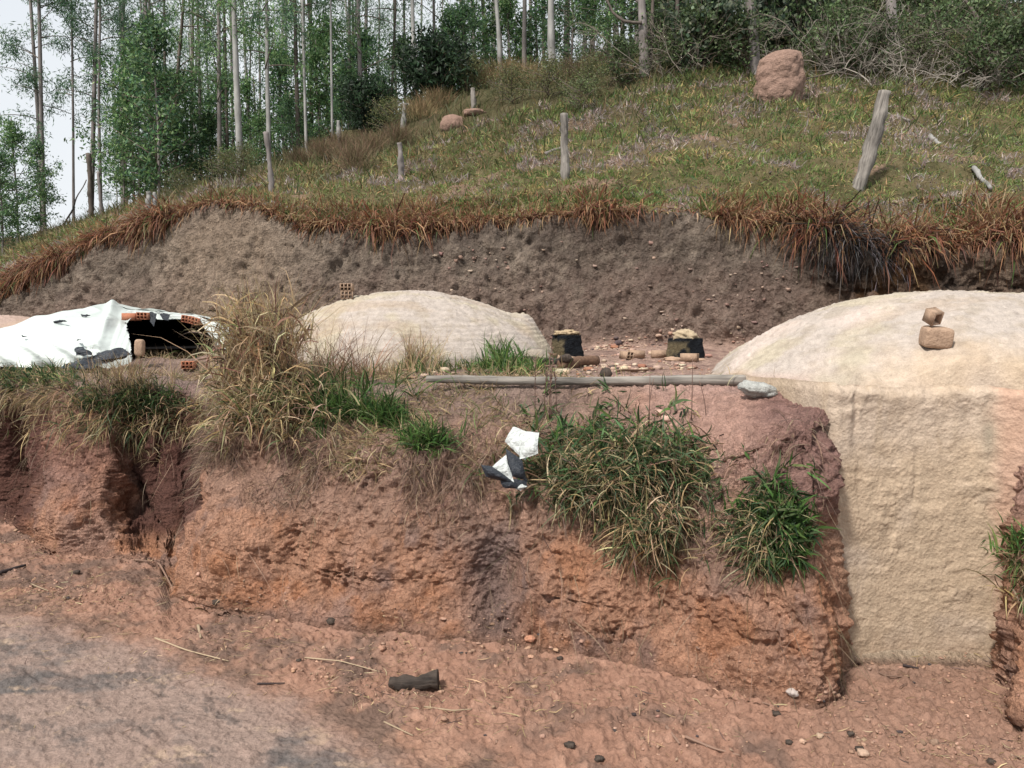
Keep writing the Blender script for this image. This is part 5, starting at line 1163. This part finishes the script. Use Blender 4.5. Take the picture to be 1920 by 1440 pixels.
E = [
 ([(57, 0), (72, 230), (80, 400)], 36, 8, 'bark_mid', sparse[0], 'slim grey eucalyptus at far left, left stem of the close pair'),
 ([(73, 0), (78, 240), (82, 420)], 35.5, 9, 'bark_mid', sparse[1], 'slim grey eucalyptus at far left, right stem of the close pair'),
 ([(134, 0), (137, 200), (138, 415)], 37, 5, 'bark_mid', sparse[1], 'very thin eucalyptus standing alone against the white sky'),
 ([(181, 0), (176, 200), (171, 405)], 35, 9, 'bark_mid', sparse[0], 'straight greyish eucalyptus rising behind the dark broken post'),
 ([(188, 0), (185, 200), (190, 400)], 35, 6, 'bark_mid', sparse[1], 'thin crooked eucalyptus just right of the dark broken post'),
 ([(280, 0), (282, 150), (290, 370)], 38, 7, 'bark_mid', talls[0], 'grey eucalyptus trunk rising above the leafy tree group at left'),
 ([(308, 0), (309, 150), (312, 360)], 37, 6, 'bark_dark', talls[2], 'darker slim trunk in the leafy tree group at left'),
 ([(345, 0), (332, 150), (330, 350)], 34, 8, 'bark_dark', talls[1], 'dark trunk curving to the right at its top behind bright leaves'),
 ([(370, 0), (374, 150), (377, 345)], 35, 7, 'bark_mid', talls[0], 'grey trunk just right of the dark curving trunk'),
 ([(410, 0), (411, 150), (412, 335)], 33, 9, 'bark_mid', talls[3], 'brownish grey trunk left of the thick pale trunk on the ridge'),
 ([(420, 0), (424, 150), (428, 328)], 35, 6, 'bark_dark', talls[2], 'thin dark trunk touching the left side of the thick pale trunk'),
 ([(438, 0), (444, 160), (452, 322)], 28.2, 12, 'bark_pale', talls[1], 'thick pale spotted eucalyptus trunk on the left ridge'),
 ([(500, 0), (501, 150), (505, 300)], 29, 9, 'bark_pale', talls[3], 'pale straight trunk rising behind the thin leaning fence post'),
 ([(553, 0), (555, 120), (560, 282)], 31, 9, 'bark_dark', talls[1], 'dark grey trunk near the start of the dry brown brush'),
 ([(567, 0), (570, 120), (574, 270)], 28.5, 6, 'bark_pale', sparse[0], 'slim white trunk right of the dark grey trunk'),
 ([(583, 0), (583, 120), (584, 250)], 36, 7, 'bark_dark', talls[0], 'shadowy brown trunk behind the slim white trunk'),
 ([(620, 0), (621, 100), (623, 245)], 28.5, 5, 'bark_pale', sparse[1], 'very thin white trunk above the dry brown brush'),
 ([(655, 0), (655, 120), (656, 235)], 34, 8, 'bark_mid', talls[2], 'grey trunk behind green leaves left of the dark bush'),
 ([(671, 0), (674, 100), (676, 225)], 31, 9, 'bark_mid', talls[3], 'reddish grey trunk left of the dark bush'),
 ([(742, 0), (738, 100), (733, 205)], 33, 6, 'bark_dark', talls[0], 'dark slanting trunk just left of the dark bush'),
 ([(773, 0), (775, 100), (779, 195)], 28.5, 10, 'bark_pale', talls[1], 'bright pale trunk rising behind the dark bush'),
 ([(813, 0), (814, 60), (818, 180)], 36, 7, 'bark_mid', talls[3], 'pinkish grey trunk above the dark bush'),
 ([(930, 0), (935, 60), (939, 150)], 29.5, 10, 'bark_pale', talls[1], 'pale knotted trunk right of the dark bush on the ridge'),
 ([(984, 0), (983, 60), (983, 135)], 31, 10, 'bark_mid', talls[0], 'grey brown trunk midway between two pale trunks in the centre'),
 ([(1033, 0), (1033, 60), (1035, 165)], 27.0, 15, 'bark_pale', talls[3], 'thickest pale eucalyptus trunk, standing on the slope in the centre'),
 ([(1203, 0), (1206, 60), (1210, 150)], 24.5, 18, 'bark_mid', talls[2], 'thick dark grey trunk with a long side branch at centre right'),
 ([(1224, 0), (1222, 60), (1216, 140)], 24.7, 8, 'bark_dark', None, 'slender dark trunk against the right side of the thick grey trunk'),
 ([(1270, 0), (1269, 50), (1262, 100)], 26, 9, 'bark_dark', None, 'curving dark trunk beside the broad leaved bush'),
 ([(1405, 0), (1412, 60), (1420, 130)], 23.8, 19, 'bark_mid', talls[3], 'grey trunk rising just behind the termite mound'),
 ([(1670, 0), (1675, 60), (1680, 150)], 23.5, 22, 'bark_mid', talls[2], 'stout grey trunk above the leaning fence post'),
]
for i, (pxs, Y, w, mat, cr, lab) in enumerate(E): euc(pxs, Y, None, w, mat, cr, 20, lab, G1, rot=i * 1.3)
# long side branch, crooked dead branch
def limb(name, pts, Y, w0, w1, mat, label, grp='bare branches at the wood edge'):
    Q = np.array([at(x, y, Y + (k * .12)) for k, (x, y) in enumerate(pts)]); o = link(name, trunk_mesh(Q - Q[0], w0 / FPX * Y / 2, w1 / FPX * Y / 2, 5, 7, .3).mesh(name, M[mat]), None, Q[0]); tag(o, label, 'branch', grp)
limb('bare_branch', [(1203, 43), (1170, 40), (1150, 25), (1138, 0)], 24.3, 6, 4, 'bark_dark', 'long dark bare branch curving left from the thick grey trunk')
limb('bare_branch', [(1700, 90), (1725, 66), (1760, 61), (1815, 64), (1845, 50)], 22.5, 13, 9, 'bark_dark', 'thick crooked dark dead branch reaching right from the stout trunk')
limb('bare_branch', [(1845, 60), (1830, 30), (1810, 0)], 22.5, 8, 5, 'bark_dark', 'dark branch rising from the end of the crooked dead branch')
limb('bare_branch', [(1560, 160), (1600, 120), (1640, 90)], 22.0, 3, 2, 'bark_dark', 'thin bare twig left of the stout trunk')
limb('bare_branch', [(1500, 150), (1570, 135), (1640, 150)], 21.6, 3, 2, 'bark_dark', 'thin horizontal twig right of the termite mound')
limb('bare_branch', [(1735, 200), (1790, 140), (1850, 110)], 21.5, 4, 2, 'bark_pale', 'pale thin twig in the undergrowth at the right')
limb('bare_branch', [(1860, 170), (1890, 130), (1885, 80)], 21.8, 4, 2, 'bark_mid', 'grey twig curling up near the right edge')
# trees farther back, bases behind the ridge
LBK = 'slender eucalyptus trunk deep in the wood behind the ridge'
r2 = np.random.default_rng(5)
for i in range(88):
    px = 215 + (1330 - 215) * ((i + r2.random()) / 88); Y = r2.uniform(40, 78); b = ground(px, Y); hh_ = r2.uniform(20, 24)
    root = empty('eucalyptus_tree', b); lean = r2.normal() * .35; w_ = r2.uniform(.075, .15)
    link('trunk', trunk_mesh([(0, 0, -.3), (lean * .3, 0, 7), (lean, 0, 14), (lean * 1.6, 0, hh_)], w_, w_ * .5, i, 6).mesh('trunk', M[['bark_pale', 'bark_mid', 'bark_mid', 'bark_dark'][i % 4]]), root)
    tw, lf = (talls + sparse)[i % 6]
    if i % 2 == 0: o = link('crown', lf, root, (0, 0, 0), (0, 0, i * .9), r2.uniform(.95, 1.15))
    tag(root, LBK, 'tree', 'eucalyptus trees deep in the wood')
# leafy young trees: (px, Y, height m)
Yg = [(28, 31, 5.3, 'feathery green young tree at the far left edge'), (75, 33, 4.3, 'small bushy green tree at the foot of the far left trunks'), (3, 28, 4.2, 'dark green young tree cut off by the left edge'),
 (232, 33, 4.0, 'low leafy tree at the left end of the leafy group'), (262, 34, 8.0, 'tall leafy young tree with bluish leaves at the left of the group'), (300, 32, 8.3, 'bright green leafy tree in the middle of the left group'), (322, 34, 6.5, 'leafy tree with bright leaves below the dark curving trunk'),
 (355, 36, 7.5, 'darker leafy tree behind the curving trunk'), (250, 36, 6.5, 'pale green loose tree at the back of the left group'), (395, 34, 5.0, 'sparse leafy tree between the left group and the thick pale trunk'), (425, 37, 8.0, 'yellowish green leafy tree behind the thick pale trunk'), (470, 33, 6.0, 'dense dark leafy tree right of the thick pale trunk'),
 (488, 31, 3.5, 'small green tree left of the thin leaning fence post'), (530, 35, 7.5, 'leafy tree between the two slim pale trunks'), (548, 31, 3.6, 'low green tree on the ridge before the dark grey trunk'), (596, 33, 6.6, 'bright leafy tree behind the dry brown brush'), (615, 36, 9, 'tall leafy tree above the dry brown brush'),
 (648, 31, 4.6, 'broad leafy tree left of the dark bush, lower one'), (690, 33, 6.2, 'bright green leafy tree close left of the dark bush'), (715, 30, 3.0, 'low olive tree at the left foot of the dark bush'), (755, 35, 6.8, 'leafy tree behind the bright pale trunk'), (840, 34, 6.6, 'leafy tree right behind the dark bush'), (870, 32, 5.4, 'bright leafy tree above the small pale post'),
 (905, 34, 7.4, 'leafy tree left of the pale knotted trunk'), (955, 33, 5.6, 'green tree between the knotted and the grey brown trunk'), (1005, 34, 7.0, 'leafy tree left of the thickest pale trunk'), (1065, 31, 5.6, 'bluish leafy tree right of the thickest pale trunk'), (1110, 30, 6.0, 'drooping bluish green tree at the centre right'),
 (1150, 28, 5.0, 'drooping leafy tree left of the thick dark grey trunk'), (1180, 32, 7.4, 'tall leafy tree behind the thick dark grey trunk'), (1245, 30, 6.5, 'leafy tree right of the thick dark grey trunk'), (1330, 31, 7, 'leafy tree behind the broad leaved bush'), (1385, 33, 7, 'dim green tree behind the termite mound trunk'), (1480, 30, 6.2, 'dim green tree right of the termite mound trunk'), (1560, 32, 7, 'leafy tree filling the wood between the two grey trunks'), (1620, 29, 5.6, 'leafy tree just left of the stout grey trunk'), (1730, 29, 6, 'leafy tree just right of the stout grey trunk'), (1800, 31, 7, 'leafy tree behind the crooked dead branch'), (1880, 27, 5.2, 'bright green leafy tree at the upper right corner'), (1945, 29, 6.5, 'leafy tree cut off by the right edge')]
for i, (px, Y, h, lab) in enumerate(Yg):
    b = ground(px, Y); s = h / 6; root = empty('young_tree', b); tw, lf = youngs[i % 4]
    link('trunk', trunk_mesh([(0, 0, -.2), (.08, 0, h * .4), (-.05, .05, h * .8), (0, 0, h * .97)], .05 * s, .015, i, 6).mesh('trunk', M['bark_mid']), root)
    for nm, me in (('branches', tw), ('crown', lf)): link(nm, me, root, (0, 0, 0), (0, 0, i * 1.7), s)
    tag(root, lab, 'tree', 'leafy young trees')
# shrubs along the ridge and in the right-hand undergrowth
def shrub(px, py, kind, s, lab, name='shrub', Y=None, grp='shrubs on the slope', cat='shrub'):
    b = hit(px, py, 12, 15) if Y is None else ground(px, Y); root = empty(name, b - np.array([0, 0, .08])); 
    if isinstance(kind, tuple):
        for nm, me in (('branches', kind[0]), ('crown', kind[1])): link(nm, me, root, (0, 0, 0), (0, 0, px * .37), s)
    else: link('twigs', kind, root, (0, 0, 0), (0, 0, px * .37), s)
    tag(root, lab, cat, grp)
shrub(818, 172, darkbush, 1.25, 'dark glossy drooping bush on the ridge in the centre', 'dark_bush')
shrub(690, 232, darkbush, .95, 'smaller dark drooping bush left of the big dark one', 'dark_bush')
for i, (px, py, k, s, lab) in enumerate([(665, 318, 0, 1.0, 'rounded dry brown shrub between the two left fence posts'), (605, 300, 0, .9, 'dry reddish brown shrub on the left ridge'), (640, 290, 0, 1.0, 'dry brown shrub around the thin pale post'), (560, 312, 0, .8, 'low dry brown shrub above the leaning thin post'), (700, 288, 0, .9, 'dry brown shrub below the smaller dark bush'), (745, 272, 0, .9, 'dry reddish shrub behind the short grey brown post'),
    (905, 150, 1, 1.1, 'olive brown shrub on the ridge left of the knotted trunk'), (955, 150, 1, 1.1, 'olive shrub at the foot of the pale knotted trunk'), (1000, 160, 1, 1.0, 'olive shrub left of the thickest pale trunk'), (1075, 155, 0, 1.1, 'brown shrub right of the thickest pale trunk'), (1130, 140, 0, 1.2, 'tall brown shrub under the drooping tree'), (820, 205, 1, .9, 'low olive shrub below the dark bush'), (790, 225, 1, .9, 'olive shrub beside the pale bluish post')]):
    shrub(px, py, dry[k], s * (.62 if k == 0 else .75), lab, 'dry_shrub', grp='dry brown shrubs')
for i, (px, py, k, s, lab) in enumerate([(1088, 215, 0, .62, 'green leafy shrub above the upright brownish post'), (1030, 185, 1, .8, 'yellow green shrub on the upper slope in the centre'), (960, 195, 1, .75, 'olive green shrub on the upper slope left of centre'), (880, 170, 1, .8, 'olive green shrub behind the small pale post'), (860, 150, 0, .8, 'dark green shrub right of the dark bush'), (730, 250, 1, .8, 'olive shrub beneath the smaller dark bush'),
    (1160, 165, 2, .9, 'dark green shrub left of the thick grey trunk'), (455, 338, 1, .7, 'olive green shrub at the foot of the thick pale trunk'), (420, 345, 1, .7, 'low olive shrub left of the thick pale trunk'), (1100, 190, 1, .8, 'yellowish shrub on the upper slope right of centre'), (340, 372, 1, .6, 'low green shrub on the left ridge')]):
    shrub(px, py, bushes[k], s, lab, grp='green shrubs on the slope')
shrub(1330, 125, bigleaf, 1.0, 'bush with big pale undersided leaves left of the termite mound', 'broad_leaved_bush', grp='broad leaved bushes'); shrub(1290, 100, bigleaf, 1.1, 'broad leaved bush left of the other, deeper in shade', 'broad_leaved_bush', grp='broad leaved bushes')
shrub(1455, 40, bigleaf, 1.1, 'broad leaved bush above the termite mound', 'broad_leaved_bush', Y=26, grp='broad leaved bushes')
us = [(1240, 130), (1275, 140), (1310, 135), (1370, 125), (1395, 140), (1530, 135), (1570, 150), (1610, 140), (1650, 150), (1720, 150), (1760, 140), (1800, 150), (1840, 165), (1880, 150), (1915, 175), (1700, 110), (1740, 90), (1780, 100), (1820, 110), (1870, 100), (1910, 110), (1540, 90), (1590, 80), (1630, 95), (1500, 100), (1350, 80), (1250, 90), (1950, 140), (1560, 40), (1640, 40), (1720, 50), (1800, 45), (1880, 50), (1500, 45), (1420, 60)]
def lab_(row, side, m):
    k = (row, side, m); seen_[k] = seen_.get(k, 0) + 1
    return '%s undergrowth shrub %s, %s %s' % (['dark', 'other dark', 'third dark'][seen_[k] - 1], row, side, m)
us = [u for k, u in enumerate(us) if k % 4 != 3 or u[1] > 100]
seen_ = {}
for i, (px, py) in enumerate(us):
    mark = min([(1205, 'the thick grey trunk'), (1310, 'the broad leaved bushes'), (1420, 'the termite mound'), (1545, 'the thin bare twigs'), (1675, 'the stout grey trunk'), (1780, 'the crooked dead branch'), (1900, 'the right edge')], key=lambda m: abs(m[0] - px))
    if py < 145: py += 0
    side = 'just left of' if px < mark[0] - 12 else ('just right of' if px > mark[0] + 12 else 'straight at'); row = 'high up' if py < 62 else ('halfway up' if py < 105 else ('in the front row' if py < 145 else 'lowest'))
    shrub(px, py, bushes[[2, 0, 2, 1][i % 4]], [1.15, .95, 1.3, 1.0][i % 4] * (1.25 if py < 105 else .9), lab_(row, side, mark[1]), 'undergrowth_shrub', grp='undergrowth shrubs at the wood edge')
for i, (px, py) in enumerate([(1260, 150), (1540, 150), (1600, 150), (1700, 160), (1770, 150), (1850, 165), (1900, 120), (1660, 120)]):
    shrub(px, py, dry[2 + i % 2], 1.35, 'dry bare twiggy brush at the wood edge, ' + ['left of the broad leaved bushes', 'right of the termite mound', 'between termite mound and stout grey trunk', 'right under the stout grey trunk', 'below the left of the dead branch', 'below the middle of the crooked dead branch', 'near the upper right corner', 'just left of the stout grey trunk'][i], 'dry_brush', grp='dry brush at the wood edge')
# leaf litter and tall weeds on the ridge itself
N = 16000
for o in C.objects:
    if o.parent and o.name.split('.')[0] in ('branches', 'crown', 'twigs', 'seed_heads', 'stem'): o['kind'] = 'stuff'
P, n = scatter(N, 13.2, 15.2, -60, 1980, lambda P, px, z: (.5 + .5 * sm(-.2, .3, fbm(P, .8, 2, 751))) * (sm(13.2, 14.2, z)))
A = Acc(); px_, py_ = proj(P)
blades(A, P, up_dir(N, n, .45, .2, 1), rng.uniform(.15, .55, N), rng.uniform(.015, .032, N), rcol(N, [(0.13, 0.14, 0.06), (0.18, 0.13, 0.07), (0.09, 0.11, 0.045), (.22, .18, .10)], [3, 3, 3, 1]) * .9, .4, 3, .1)
tag(link('ridge_weeds', A.mesh('ridge_weeds', M['grass'])), 'tall olive and brown weeds along the ridge and wood edge', None, None, 'stuff')
